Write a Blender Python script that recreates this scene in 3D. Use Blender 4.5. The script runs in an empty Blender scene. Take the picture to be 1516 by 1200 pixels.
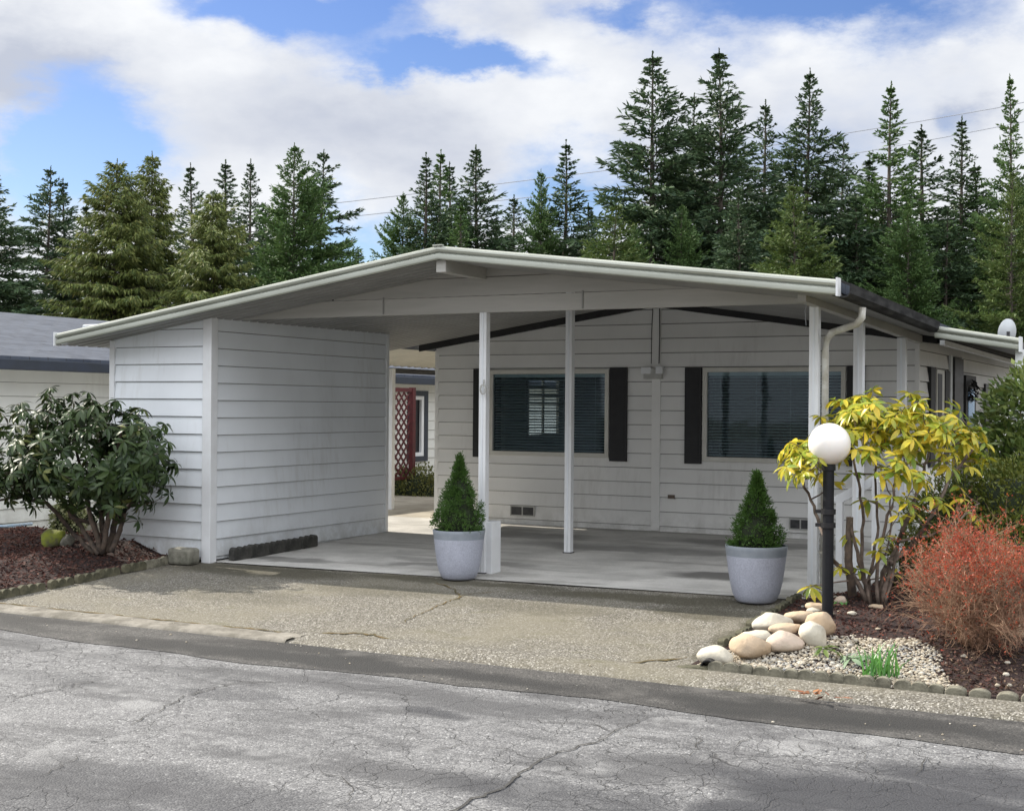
import bpy, bmesh, math, random
import numpy as np
from mathutils import Vector, Matrix
random.seed(7); rng = np.random.default_rng(11)
SC = bpy.context.scene; COL = SC.collection
PI = math.pi

# ------------------------------------------------------------ camera
FPX = 2020.0; YAW = math.radians(27.66); CH = 1.6; ROLL = 0.0079; HOFF = 4.0
cam_d = bpy.data.cameras.new('camera'); cam = bpy.data.objects.new('camera', cam_d); COL.objects.link(cam)
cam_d.sensor_width = 36; cam_d.lens = FPX/1516*36; cam_d.clip_end = 2000; cam_d.clip_start = 0.1
cam.matrix_world = Matrix.Translation((0, 0, CH)) @ Matrix.Rotation(YAW, 4, 'Z') @ Matrix.Rotation(PI/2+HOFF/FPX, 4, 'X') @ Matrix.Rotation(ROLL, 4, 'Z')
SC.camera = cam
FW = np.array([-math.sin(YAW), math.cos(YAW)]); RT = np.array([math.cos(YAW), math.sin(YAW)])
def ray(px, py):                     # direction of a photo pixel, forward depth 1
    a, b = px-758, py-600
    u = a*math.cos(ROLL)+b*math.sin(ROLL); v = -a*math.sin(ROLL)+b*math.cos(ROLL)
    v -= HOFF
    d = FW+RT*(u/FPX)
    return np.array([d[0], d[1], -v/FPX])
def on_z(px, py, z): d = ray(px, py); return d*((z-CH)/d[2])+np.array([0, 0, CH])
def on_y(px, py, Y): d = ray(px, py); return d*(Y/d[1])+np.array([0, 0, CH])
def on_x(px, py, X): d = ray(px, py); return d*(X/d[0])+np.array([0, 0, CH])
def at_depth(px, py, Z): return ray(px, py)*Z+np.array([0, 0, CH])

# ------------------------------------------------------------ ground shape
def gz(x, y):
    x = np.asarray(x, float); y = np.asarray(y, float)
    t = np.clip((y-8.1)/2.85, 0, 1); side = np.clip((x+9.17)/6.1, 0, 1)*.05
    t = t*t*(3-2*t)*.35+t*.65
    k = np.clip((y-10.95)/4.8, 0, 1)
    hi = side*(1-k)+.09*k
    return np.where(y < 10.95, -.12+(.12+side)*t, hi)
def on_g(px, py, dz=0.0):            # photo pixel -> point on the ground
    z = 0.0
    for _ in range(12):
        p = on_z(px, py, z); z = float(gz(p[0], p[1]))+dz
    return on_z(px, py, z)

# ------------------------------------------------------------ materials
def nm(name):
    m = bpy.data.materials.new(name); m.use_nodes = True
    nt = m.node_tree; nt.nodes.clear()
    out = nt.nodes.new('ShaderNodeOutputMaterial'); return m, nt, out
class NB:                            # tiny node helper
    def __init__(s, nt): s.nt = nt; s.co = None
    def n(s, t, **k):
        x = s.nt.nodes.new('ShaderNode'+t)
        for a, b in k.items(): setattr(x, a, b)
        return x
    def set(s, sock, v):
        if hasattr(v, 'is_output') or isinstance(v, bpy.types.NodeSocket): s.nt.links.new(v, sock)
        else: sock.default_value = v
    def coord(s):
        if s.co is None: s.co = s.n('TexCoord').outputs['Object']
        return s.co
    def mapping(s, vec, scale=(1, 1, 1), loc=(0, 0, 0)):
        m = s.n('Mapping'); s.set(m.inputs[0], vec); m.inputs['Scale'].default_value = scale; m.inputs['Location'].default_value = loc
        return m.outputs[0]
    def noise(s, scale, detail=4, rough=.55, vec=None, dist=0):
        x = s.n('TexNoise'); s.set(x.inputs['Vector'], vec or s.coord()); x.inputs['Scale'].default_value = scale
        x.inputs['Detail'].default_value = detail; x.inputs['Roughness'].default_value = rough; x.inputs['Distortion'].default_value = dist
        return x.outputs['Fac']
    def vor(s, scale, feature='F1', vec=None, out='Distance', rnd=1):
        x = s.n('TexVoronoi', feature=feature); s.set(x.inputs['Vector'], vec or s.coord()); x.inputs['Scale'].default_value = scale
        x.inputs['Randomness'].default_value = rnd
        return x.outputs[out]
    def math(s, op, a, b=0.0, c=None, clamp=False):
        x = s.n('Math', operation=op, use_clamp=clamp); s.set(x.inputs[0], a); s.set(x.inputs[1], b)
        if c is not None: s.set(x.inputs[2], c)
        return x.outputs[0]
    def ramp(s, f, a, b, lo=0.0, hi=1.0):        # smooth remap of f from a..b to lo..hi
        x = s.n('MapRange', interpolation_type='SMOOTHSTEP'); s.set(x.inputs[0], f)
        x.inputs[1].default_value = a; x.inputs[2].default_value = b; x.inputs[3].default_value = lo; x.inputs[4].default_value = hi
        return x.outputs[0]
    def mix(s, f, a, b):
        x = s.n('Mix', data_type='RGBA'); s.set(x.inputs['Factor'], f)
        s.set(x.inputs['A'], a if not isinstance(a, tuple) else (*a, 1)); s.set(x.inputs['B'], b if not isinstance(b, tuple) else (*b, 1))
        return x.outputs['Result']
    def bump(s, h, strength=.3, dist=.01):
        x = s.n('Bump'); s.set(x.inputs['Height'], h); x.inputs['Strength'].default_value = strength; x.inputs['Distance'].default_value = dist
        return x.outputs[0]
    def bsdf(s, col, rough=.7, bump=None, metal=0, spec=.5):
        p = s.n('BsdfPrincipled'); s.set(p.inputs['Base Color'], col if not isinstance(col, tuple) else (*col, 1)); s.set(p.inputs['Roughness'], rough)
        s.set(p.inputs['Metallic'], metal); s.set(p.inputs['Specular IOR Level'], spec)
        if bump is not None: s.set(p.inputs['Normal'], bump)
        return p.outputs[0]
    def spots(s, lst, wob=.25, wsc=2.0):         # stains and other darker patches with a shape of their own: (x, y, rx, ry, strength)
        nz = s.n('TexNoise'); s.set(nz.inputs['Vector'], s.coord()); nz.inputs['Scale'].default_value = wsc; nz.inputs['Detail'].default_value = 5
        v = s.n('VectorMath', operation='MULTIPLY_ADD'); s.set(v.inputs[0], nz.outputs['Color']); v.inputs[1].default_value = (wob*2,)*3; s.set(v.inputs[2], s.coord())
        tot = None
        for (x, y, rx, ry, st) in lst:
            m = s.n('VectorMath', operation='SUBTRACT'); s.set(m.inputs[0], v.outputs[0]); m.inputs[1].default_value = (x+wob, y+wob, 0)
            q = s.n('VectorMath', operation='MULTIPLY'); s.set(q.inputs[0], m.outputs[0]); q.inputs[1].default_value = (1/rx, 1/ry, 0)
            l = s.n('VectorMath', operation='LENGTH'); s.set(l.inputs[0], q.outputs[0])
            r = s.ramp(l.outputs['Value'], 1.15, .55, 0, st)
            tot = r if tot is None else s.math('MAXIMUM', tot, r)
        return tot
def plain(name, c1, c2=None, scale=6, rough=.6, bump=.15, bdist=.004, bscale=None, metal=0, spec=.5, stretch=(1, 1, 1), detail=5):
    m, nt, out = nm(name); b = NB(nt); c2 = c2 or tuple(v*.82 for v in c1)
    vec = b.mapping(b.coord(), stretch)
    f = b.ramp(b.noise(scale, detail, .6, vec), .3, .7)
    bp = b.bump(b.noise(bscale or scale*8, 4, .6, vec), bump, bdist)
    nt.links.new(b.bsdf(b.mix(f, c1, c2), rough, bp, metal, spec), out.inputs[0]); return m
def siding_mat(name, c, dirt=(.42, .41, .38), amt=.22):
    m, nt, out = nm(name); b = NB(nt)
    big = b.noise(1.1, 4); fine = b.noise(3.0, 6, .6, b.mapping(b.coord(), (6, 6, .6)))
    col = b.mix(b.ramp(big, .35, .75), c, tuple(v*.9 for v in c))
    sp = b.ramp(b.math('MULTIPLY', fine, b.noise(.8, 3)), .26, .46, 0, amt)
    col = b.mix(sp, col, dirt)
    sep = b.n('SeparateXYZ'); b.set(sep.inputs[0], b.coord())
    low = b.math('MULTIPLY', b.ramp(sep.outputs['Z'], .45, .0), b.ramp(b.noise(5, 6, .7), .35, .65, 0, .45))
    col = b.mix(low, col, (.25, .24, .2))
    gr = b.noise(40, 4, .6, b.mapping(b.coord(), (.12, .12, 3)))
    nt.links.new(b.bsdf(col, .52, b.bump(gr, .12, .004), 0, .4), out.inputs[0]); return m
def leafmat(name, cols, rough=.45, trans=.25, spec=.4):
    m, nt, out = nm(name); b = NB(nt)
    g = b.n('NewGeometry'); cr = b.n('ValToRGB'); e = cr.color_ramp.elements
    n = len(cols)
    for i, c in enumerate(cols):
        p = i/(n-1) if n > 1 else 0
        el = e[i] if i < 2 else e.new(p)
        el.position = p; el.color = (*c, 1)
    f = b.math('ADD', b.math('MULTIPLY', g.outputs['Random Per Island'], .6), b.math('MULTIPLY', b.ramp(b.noise(1.7, 3), .3, .7), .4))
    b.set(cr.inputs[0], f)
    p = b.bsdf(cr.outputs[0], rough, None, 0, spec)
    t = b.n('BsdfTranslucent'); b.set(t.inputs[0], cr.outputs[0])
    x = b.n('MixShader'); x.inputs[0].default_value = trans; nt.links.new(p, x.inputs[1]); nt.links.new(t.outputs[0], x.inputs[2])
    nt.links.new(x.outputs[0], out.inputs[0]); return m

M = {}
M['siding'] = siding_mat('white_siding_paint', (.74, .775, .81))
M['siding_house'] = siding_mat('house_siding_paint', (.80, .80, .785))
M['siding_neighbour'] = siding_mat('neighbour_siding_paint', (.66, .67, .64))
M['trim'] = plain('white_trim_paint', (.74, .76, .78), (.66, .67, .68), 3, .4, .05)
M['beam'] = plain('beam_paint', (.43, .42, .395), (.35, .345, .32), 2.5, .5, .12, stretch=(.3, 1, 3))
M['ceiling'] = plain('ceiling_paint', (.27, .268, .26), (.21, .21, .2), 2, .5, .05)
M['fascia'] = plain('fascia_metal', (.40, .42, .37), (.31, .325, .28), 3, .32, .05, stretch=(.4, 1, 2))
M['black'] = plain('black_shutter_paint', (.012, .012, .014), (.018, .018, .02), 10, .6, .1)
M['dark_trim'] = plain('dark_trim_paint', (.014, .014, .016), (.022, .022, .022), 6, .7)
M['navy'] = plain('navy_trim_paint', (.018, .026, .045), (.014, .02, .03), 4, .45)
M['gutter'] = plain('weathered_gutter', (.022, .022, .025), (.06, .06, .062), 3.5, .5, .1, stretch=(2, .5, 3))
M['gutter_dark'] = plain('grimy_black_gutter', (.012, .012, .013), (.05, .05, .05), 5, .85, .3, spec=.12, stretch=(2, .6, 3))
M['downspout'] = plain('downspout_paint', (.66, .66, .62), (.42, .40, .34), 9, .4, .1)
M['frame'] = plain('window_frame_paint', (.62, .61, .56), (.55, .54, .49), 4, .45, .05)
M['blind'] = plain('blind_slat', (.70, .74, .72), (.62, .66, .65), 4, .5, .02)
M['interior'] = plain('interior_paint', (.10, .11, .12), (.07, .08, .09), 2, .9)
M['black_metal'] = plain('black_pole_paint', (.006, .007, .010), (.010, .011, .014), 14, .5, .05, spec=.3)
M['rock_warm'] = plain('warm_river_rock', (.56, .42, .28), (.34, .27, .20), 3.5, .85, .7, .012, 22)
M['rock_pale'] = plain('pale_river_rock', (.58, .54, .44), (.38, .35, .29), 4, .85, .7, .012, 20)
M['rock_pink'] = plain('pinkish_river_rock', (.54, .43, .35), (.38, .32, .25), 4, .85, .7, .012, 24)
M['concrete_block'] = plain('concrete_block', (.24, .23, .19), (.11, .11, .085), 9, .9, .6, .01, 60)
M['moss_rock'] = plain('moss_rock', (.26, .30, .03), (.11, .10, .07), 9, .9, .6, .02, 25)
M['edging_moss'] = plain('mossy_edging', (.05, .05, .03), (.12, .11, .07), 18, .95, .6, .01, 60)
M['lap_shadow'] = plain('painted_lap_shadow', (.24, .235, .22), (.15, .145, .135), 6, .9)  # shadow line under each siding lap, put into the colour
M['edging_black'] = plain('blackened_block', (.022, .022, .02), (.07, .068, .06), 7, .95, .6, .01, 60)
M['edging_pale'] = plain('pale_edging', (.24, .225, .17), (.08, .075, .055), 12, .9, .6, .01, 60)
M['bark'] = plain('fir_bark', (.12, .10, .085), (.055, .045, .038), 4, .9, .8, .05, 12, stretch=(1, 1, .25))
M['stem'] = plain('shrub_stem', (.13, .095, .07), (.05, .04, .035), 16, .85, .6, .006, 60)
M['stem_pale'] = plain('pale_shrub_stem', (.20, .15, .12), (.06, .045, .036), 14, .8, .6, .006, 60)
M['twig'] = plain('barberry_twig', (.38, .24, .15), (.20, .11, .07), 7, .8, .1)
M['lattice'] = plain('red_lattice_paint', (.095, .010, .014), (.06, .008, .010), 10, .6)
M['wire'] = plain('power_wire', (.36, .38, .42), None, 4, .6)
M['dish'] = plain('dish_paint', (.55, .58, .60), (.45, .48, .5), 8, .4)
M['pipe_black'] = plain('black_plastic', (.008, .008, .01), None, 8, .5)
M['soil'] = plain('potting_soil', (.03, .022, .017), (.05, .035, .026), 30, .95, .8, .01)
M['box'] = plain('meter_box_paint', (.46, .46, .44), (.36, .36, .34), 12, .5, .1)

def pot_mat():
    m, nt, out = nm('speckled_grey_pot'); b = NB(nt)
    sp = b.ramp(b.noise(90, 3, .8), .35, .65); base = b.mix(sp, (.33, .35, .42), (.44, .46, .54))
    base = b.mix(b.ramp(b.noise(7, 3), .4, .8, 0, .4), base, (.28, .29, .34))
    nt.links.new(b.bsdf(base, .6, b.bump(b.noise(110, 3, .7), .5, .004), 0, .4), out.inputs[0]); return m
M['pot'] = pot_mat(); M['pot_rim'] = plain('smooth_pot_rim', (.22, .25, .29), (.27, .30, .34), 12, .5, .05)
def glass_mat(name='window_glass'):
    m, nt, out = nm(name); b = NB(nt)
    tr = b.n('BsdfTransparent'); tr.inputs[0].default_value = (.72, .78, .80, 1)
    gl = b.n('BsdfGlossy'); gl.inputs['Roughness'].default_value = .03; gl.inputs[0].default_value = (.8, .9, 1, 1)
    b.set(gl.inputs['Normal'], b.bump(b.noise(2.2, 2), .05, .02))
    fr = b.n('Fresnel'); fr.inputs[0].default_value = 1.5
    x = b.n('MixShader'); nt.links.new(b.math('MULTIPLY', fr.outputs[0], .6), x.inputs[0]); nt.links.new(tr.outputs[0], x.inputs[1]); nt.links.new(gl.outputs[0], x.inputs[2])
    nt.links.new(x.outputs[0], out.inputs[0]); return m
M['glass'] = glass_mat()
def globe_mat():
    m, nt, out = nm('opal_globe'); b = NB(nt)
    p = b.n('BsdfPrincipled'); p.inputs['Base Color'].default_value = (.83, .80, .76, 1); p.inputs['Roughness'].default_value = .22
    p.inputs['Subsurface Weight'].default_value = .5; p.inputs['Subsurface Radius'].default_value = (.12, .1, .08)
    nt.links.new(p.outputs[0], out.inputs[0]); return m
M['globe'] = globe_mat()

def shingle_mat():
    m, nt, out = nm('asphalt_shingles'); b = NB(nt)
    v = b.mapping(b.coord(), (1, 1, 1))
    br = b.n('TexBrick'); sw = b.n('SeparateXYZ'); b.set(sw.inputs[0], b.coord()); cb = b.n('CombineXYZ')
    b.set(cb.inputs[0], sw.outputs['Y']); b.set(cb.inputs[1], sw.outputs['X']); b.set(br.inputs['Vector'], cb.outputs[0])
    br.inputs['Scale'].default_value = 1; br.inputs['Brick Width'].default_value = .3; br.inputs['Row Height'].default_value = .14
    br.inputs['Mortar Size'].default_value = .008; br.inputs['Color1'].default_value = (.075, .09, .12, 1); br.inputs['Color2'].default_value = (.04, .05, .072, 1)
    br.inputs['Mortar'].default_value = (.03, .033, .04, 1)
    col = b.mix(b.ramp(b.noise(9, 4), .3, .8, 0, .5), br.outputs['Color'], (.10, .11, .135))
    nt.links.new(b.bsdf(col, .85, b.bump(br.outputs['Fac'], -.5, .01), 0, .3), out.inputs[0]); return m
M['shingles'] = shingle_mat()

# ------------------------------------------------------------ mesh building
ORG = {}
def npmesh(name, V, F):
    V = np.asarray(V, np.float32).reshape(-1, 3); F = np.asarray(F, np.int32)
    me = bpy.data.meshes.new(name); me.vertices.add(len(V)); me.vertices.foreach_set('co', V.ravel())
    k = F.shape[1]; me.loops.add(F.size); me.loops.foreach_set('vertex_index', F.ravel())
    me.polygons.add(len(F)); me.polygons.foreach_set('loop_start', np.arange(0, F.size, k, dtype=np.int32))
    me.update(calc_edges=True); return me
def put(name, me, m, parent=None, org=None, smooth=False):
    if parent is not None: org = ORG[parent.name]
    elif org is None: org = (0, 0, 0)
    me.transform(Matrix.Translation(-Vector(org)))
    if m is not None: me.materials.append(m)
    if smooth: me.polygons.foreach_set('use_smooth', [True]*len(me.polygons))
    o = bpy.data.objects.new(name, me); COL.objects.link(o)
    if parent is not None: o.parent = parent
    else: o.location = org
    ORG[o.name] = tuple(org); return o
def tag(o, label=None, cat=None, group=None, kind=None):
    if label: o['label'] = label
    if cat: o['category'] = cat
    if group: o['group'] = group
    if kind: o['kind'] = kind
    return o
def thing(name, label, cat, loc=(0, 0, 0), group=None):
    o = bpy.data.objects.new(name, None); COL.objects.link(o); o.location = loc; o.empty_display_size = .2
    ORG[o.name] = tuple(float(v) for v in loc); return tag(o, label, cat, group)
def copy_thing(src, loc=None, rz=None, sc=None, label=None, group=None):
    def rec(o, par):
        c = o.copy(); COL.objects.link(c)
        if par is not None: c.parent = par
        for ch in o.children: rec(ch, c)
        return c
    kids = list(src.children); r = src.copy(); COL.objects.link(r)
    for ch in kids: rec(ch, r)
    if loc is not None: r.location = loc
    if rz is not None: r.rotation_euler = (0, 0, rz)
    if sc is not None: r.scale = (sc, sc, sc) if not isinstance(sc, tuple) else sc
    if label: r['label'] = label
    if group: r['group'] = group
    return r
class MB:
    def __init__(s): s.v = []; s.f = []; s.dark = []
    def poly(s, pts): b = len(s.v); s.v += [tuple(map(float, p)) for p in pts]; s.f.append(tuple(range(b, b+len(pts)))); return s
    def box(s, x0, x1, y0, y1, z0, z1):
        b = len(s.v)
        for z in (z0, z1): s.v += [(x0, y0, z), (x1, y0, z), (x1, y1, z), (x0, y1, z)]
        s.f += [(b, b+3, b+2, b+1), (b+4, b+5, b+6, b+7), (b, b+1, b+5, b+4), (b+1, b+2, b+6, b+5), (b+2, b+3, b+7, b+6), (b+3, b, b+4, b+7)]; return s
    def beam(s, p0, p1, w, h, up=(0, 0, 1)):      # box section along p0-p1
        p0 = Vector(p0); p1 = Vector(p1); d = (p1-p0).normalized(); sd = d.cross(Vector(up)).normalized(); u = sd.cross(d)
        b = len(s.v)
        for p in (p0, p1):
            for a, c in ((-1, -1), (1, -1), (1, 1), (-1, 1)): s.v.append(tuple(p+sd*(a*w/2)+u*(c*h/2)))
        s.f += [(b, b+1, b+2, b+3), (b+7, b+6, b+5, b+4)]+[(b+i, b+4+i, b+4+(i+1) % 4, b+(i+1) % 4) for i in range(4)]; return s
    def extrude(s, prof, p0, p1, sd=None):        # profile (a,b): a along sd, b up, swept p0->p1
        p0 = Vector(p0); p1 = Vector(p1); sd = Vector(sd); b = len(s.v); n = len(prof)
        for p in (p0, p1): s.v += [tuple(p+sd*a+Vector((0, 0, c))) for a, c in prof]
        s.f += [(b+i, b+(i+1) % n, b+n+(i+1) % n, b+n+i) for i in range(n)]
        s.f += [tuple(b+i for i in reversed(range(n))), tuple(b+n+i for i in range(n))]; return s
    def tube(s, pts, rad, n=6, caps=True):
        pts = [Vector(p) for p in pts]; m = len(pts)
        rad = [rad]*m if not hasattr(rad, '__len__') else rad
        b = len(s.v); ref = Vector((.3, .2, 1)).normalized()
        for i, p in enumerate(pts):
            d = (pts[min(i+1, m-1)]-pts[max(i-1, 0)]).normalized()
            a = d.cross(ref)
            if a.length < .05: a = d.cross(Vector((1, 0, 0)))
            a.normalize(); c = d.cross(a)
            for k in range(n):
                t = 2*PI*k/n; s.v.append(tuple(p+(a*math.cos(t)+c*math.sin(t))*rad[i]))
        for i in range(m-1):
            for k in range(n):
                k2 = (k+1) % n; s.f.append((b+i*n+k, b+i*n+k2, b+(i+1)*n+k2, b+(i+1)*n+k))
        if caps: s.f += [tuple(b+k for k in range(n)), tuple(b+(m-1)*n+k for k in reversed(range(n)))]
        return s
    def lathe(s, prof, c, n=32):
        b = len(s.v); m = len(prof)
        for r, z in prof:
            for k in range(n): t = 2*PI*k/n; s.v.append((c[0]+r*math.cos(t), c[1]+r*math.sin(t), c[2]+z))
        for i in range(m-1):
            for k in range(n): k2 = (k+1) % n; s.f.append((b+i*n+k, b+i*n+k2, b+(i+1)*n+k2, b+(i+1)*n+k))
        s.f += [tuple(b+k for k in reversed(range(n))), tuple(b+(m-1)*n+k for k in range(n))]; return s
    def build(s, name, m, parent=None, org=None, smooth=False, bevel=0, cuts=(), autosmooth=False):
        me = bpy.data.meshes.new(name); me.from_pydata(s.v, [], s.f)
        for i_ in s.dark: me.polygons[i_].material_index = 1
        bm = bmesh.new(); bm.from_mesh(me)
        for co, no in cuts: bmesh.ops.bisect_plane(bm, geom=bm.verts[:]+bm.edges[:]+bm.faces[:], plane_co=co, plane_no=no, clear_outer=True)
        if not s.__dict__.get('open'): bmesh.ops.recalc_face_normals(bm, faces=bm.faces[:])
        bm.to_mesh(me); bm.free()
        o = put(name, me, m, parent, org, smooth)
        if s.dark: me.materials.append(M['lap_shadow'])
        if bevel:
            md = o.modifiers.new('bevel', 'BEVEL'); md.width = bevel; md.segments = 2; md.limit_method = 'ANGLE'; md.harden_normals = False
        if smooth and autosmooth:
            md = o.modifiers.new('split', 'EDGE_SPLIT'); md.split_angle = math.radians(38)
        return o
def grid(name, x0, x1, y0, y1, nx, ny, zf, m, kind='structure', inside=None):
    xs = np.linspace(x0, x1, nx); ys = np.linspace(y0, y1, ny); X, Y = np.meshgrid(xs, ys); Z = zf(X, Y)
    V = np.stack([X, Y, Z], -1).reshape(-1, 3); i = np.arange(nx*ny).reshape(ny, nx)
    F = np.stack([i[:-1, :-1], i[:-1, 1:], i[1:, 1:], i[1:, :-1]], -1).reshape(-1, 4)
    if inside is not None:
        c = V[F].mean(1); F = F[inside(c[:, 0], c[:, 1])]
    o = put(name, npmesh(name, V, F), m, smooth=True)
    if kind: o['kind'] = kind
    return o

# lap siding: real overlapping courses with holes for the windows
def lap(mb, p0, p1, nrm, zb, zt, e=.178, ref=0., lip=.016, holes=(), gap=.0065):
    lip = lip*1.3
    p0 = np.array(p0, float); p1 = np.array(p1, float); L = np.linalg.norm(p1-p0); d = (p1-p0)/L; nrm = np.array(nrm, float)
    def P(s, z, off): q = p0+d*s+nrm*off; return (q[0], q[1], z)
    k0 = math.floor((zb-ref)/e); z = ref+k0*e
    while z < zt-1e-4:
        a, b = max(z, zb), min(z+e, zt); rects = [(0, L, a, b)]
        for (h0, h1, ha, hb) in holes:
            nr = []
            for (s0, s1, c0, c1) in rects:
                if h1 <= s0 or h0 >= s1 or hb <= c0 or ha >= c1: nr.append((s0, s1, c0, c1)); continue
                if s0 < h0: nr.append((s0, h0, c0, c1))
                if s1 > h1: nr.append((h1, s1, c0, c1))
                t0, t1 = max(s0, h0), min(s1, h1)
                if c0 < ha: nr.append((t0, t1, c0, ha))
                if c1 > hb: nr.append((t0, t1, hb, c1))
            rects = nr
        for (s0, s1, c0, c1) in rects:
            o0 = lip*(1-(c0-z)/e); o1 = lip*(1-(c1-z)/e)
            tp = .02 if abs(c1-z-e) < 1e-6 else 0
            if abs(c0-z) < 1e-6: c0 += gap
            mb.poly([P(s0, c0, o0), P(s1, c0, o0), P(s1, c1, o1), P(s0, c1, o1)])
            if tp: mb.dark.append(len(mb.f)); mb.poly([P(s0, c1, o1), P(s1, c1, o1), P(s1, c1+tp, o1-tp*.6), P(s0, c1+tp, o1-tp*.6)])  # dark strip paints the shade below the next course
            if abs(c0-z) < gap+1e-4: mb.poly([P(s0, c0, o0), P(s1, c0, o0), P(s1, c0+.006, -.012-gap), P(s0, c0+.006, -.012-gap)])
            for s_ in (s0, s1):
                if s_ < .001 or s_ > L-.001: mb.poly([P(s_, c0, o0), P(s_, c1, o1), P(s_, c1, -.004), P(s_, c0, -.004)])
        z += e
    return mb

# ------------------------------------------------------------ sun and sky
SUN_EL = math.radians(38); sun_dir = Vector((-math.cos(SUN_EL)*math.cos(math.radians(5)), math.cos(SUN_EL)*math.sin(math.radians(5)), math.sin(SUN_EL)))
sd = bpy.data.lights.new('sun', 'SUN'); sd.energy = 4.6; sd.angle = math.radians(.5); sd.color = (1, .93, .82)
so = bpy.data.objects.new('sun', sd); COL.objects.link(so); so.rotation_euler = sun_dir.to_track_quat('Z', 'Y').to_euler(); so.location = (-20, 5, 30)
def make_world():
    w = bpy.data.worlds.new('World'); SC.world = w; w.use_nodes = True; nt = w.node_tree; nt.nodes.clear(); b = NB(nt)
    out = b.n('OutputWorld'); sky = b.n('TexSky', sky_type='NISHITA'); sky.sun_disc = False; sky.sun_elevation = SUN_EL
    sky.sun_rotation = math.atan2(sun_dir.x, sun_dir.y); sky.air_density = 1.0; sky.dust_density = .4; sky.ozone_density = 2.4
    bg = b.n('Background'); hs_ = b.n('HueSaturation'); hs_.inputs['Saturation'].default_value = 1.22; hs_.inputs['Hue'].default_value = .518; b.set(hs_.inputs['Color'], sky.outputs[0]); b.set(bg.inputs[0], hs_.outputs[0]); bg.inputs[1].default_value = .09
    g = b.n('NewGeometry').outputs['Incoming']
    tc = b.n('TexCoord').outputs['Generated']
    def dot(v): x = b.n('VectorMath', operation='DOT_PRODUCT'); b.set(x.inputs[0], tc); x.inputs[1].default_value = v; return x.outputs['Value']
    az = b.math('ARCTAN2', dot((RT[0], RT[1], 0)), dot((FW[0], FW[1], 0))); el = b.math('ARCSINE', dot((0, 0, 1)))
    def A(px): return math.atan((px-758)/FPX)
    def E(py): return math.atan((604-py)/FPX)
    # warp az/el with noise so that the gaps between the clouds have ragged edges
    flat = b.n('CombineXYZ'); b.set(flat.inputs[0], b.math('MULTIPLY', az, 1.0)); b.set(flat.inputs[1], b.math('MULTIPLY', el, 1.9))
    nz = b.n('TexNoise'); b.set(nz.inputs['Vector'], flat.outputs[0]); nz.inputs['Scale'].default_value = 9; nz.inputs['Detail'].default_value = 8; nz.inputs['Roughness'].default_value = .6
    sp = b.n('SeparateXYZ'); b.set(sp.inputs[0], nz.outputs['Color'])
    az2 = b.math('ADD', az, b.math('MULTIPLY', b.math('SUBTRACT', sp.outputs[0], .5), .16)); el2 = b.math('ADD', el, b.math('MULTIPLY', b.math('SUBTRACT', sp.outputs[1], .5), .09))
    def blob(px, py, rx, ry, st, tilt=0):
        da = b.math('SUBTRACT', az2, A(px)); de = b.math('SUBTRACT', el2, E(py))
        if tilt:
            c, s_ = math.cos(tilt), math.sin(tilt)
            d1 = b.math('ADD', b.math('MULTIPLY', da, c), b.math('MULTIPLY', de, s_)); d2 = b.math('SUBTRACT', b.math('MULTIPLY', de, c), b.math('MULTIPLY', da, s_)); da, de = d1, d2
        q = b.math('ADD', b.math('POWER', b.math('ABSOLUTE', b.math('DIVIDE', da, rx/FPX)), 2), b.math('POWER', b.math('ABSOLUTE', b.math('DIVIDE', de, ry/FPX)), 2))
        return b.math('MULTIPLY', b.math('EXPONENT', b.math('MULTIPLY', q, -1)), st)
    gaps = [(380, 15, 150, 40, 1.0, 0), (590, 75, 120, 32, .75, 0), (700, 108, 125, 26, .85, -.1), (110, 235, 95, 55, 1.25, .2), (100, 140, 60, 40, .5, 0), (560, 10, 80, 25, .6, 0), (1250, 0, 330, 42, 1.0, 0), (900, 5, 60, 15, .3, 0), (830, 280, 120, 70, .85, 0),
            (30, 300, 80, 60, .5, 0), (500, 330, 60, 80, .5, 0), (1120, 60, 120, 40, .25, 0), (1440, 60, 150, 30, .3, 0), (1390, 175, 35, 28, .25, 0), (1150, 250, 120, 80, .35, 0), (560, 380, 120, 60, .6, 0)]
    gap = None
    for q in gaps:
        v = blob(*q); gap = v if gap is None else b.math('ADD', gap, v)
    n1 = b.noise(4.0, 7, .58, flat.outputs[0]); n2 = b.noise(2.2, 5, .5, b.mapping(flat.outputs[0], (1, 1, 1), (3.1, 1.7, 0)))
    cov = b.math('SUBTRACT', b.math('ADD', .93, b.math('MULTIPLY', b.math('SUBTRACT', n1, .5), 1.3)), gap)
    fac = b.ramp(cov, .12, .84)
    dark = b.math('ADD', blob(50, 120, 110, 70, .8, 0), b.math('ADD', blob(600, 200, 280, 60, .35, 0), blob(1395, 165, 45, 30, .7, 0)))
    shade = b.math('ADD', b.math('ADD', b.ramp(n2, .44, .72, 0, .62), b.ramp(n1, .38, .62, .42, 0)), dark, clamp=True)
    ccol = b.mix(shade, (.97, .985, 1.0), (.54, .58, .68))
    back = b.math('MULTIPLY', b.ramp(b.math('ABSOLUTE', az), 1.2, 1.7), b.ramp(el, .34, .16))  # low sky behind the camera, its tone set for the light on the walls
    ccol = b.mix(back, ccol, (.85, .86, .88))
    hib = b.math('MULTIPLY', b.ramp(b.math('ABSOLUTE', az), 1.5, 2.3), b.ramp(el, .30, .5))   # brighter sky added behind the camera, out of view, to light front walls
    bc = b.n('Background'); b.set(bc.inputs[0], ccol); b.set(bc.inputs[1], b.math('ADD', b.math('MULTIPLY', hib, 1.5), .70))
    mx = b.n('MixShader'); b.set(mx.inputs[0], fac); nt.links.new(bg.outputs[0], mx.inputs[1]); nt.links.new(bc.outputs[0], mx.inputs[2])
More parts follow.
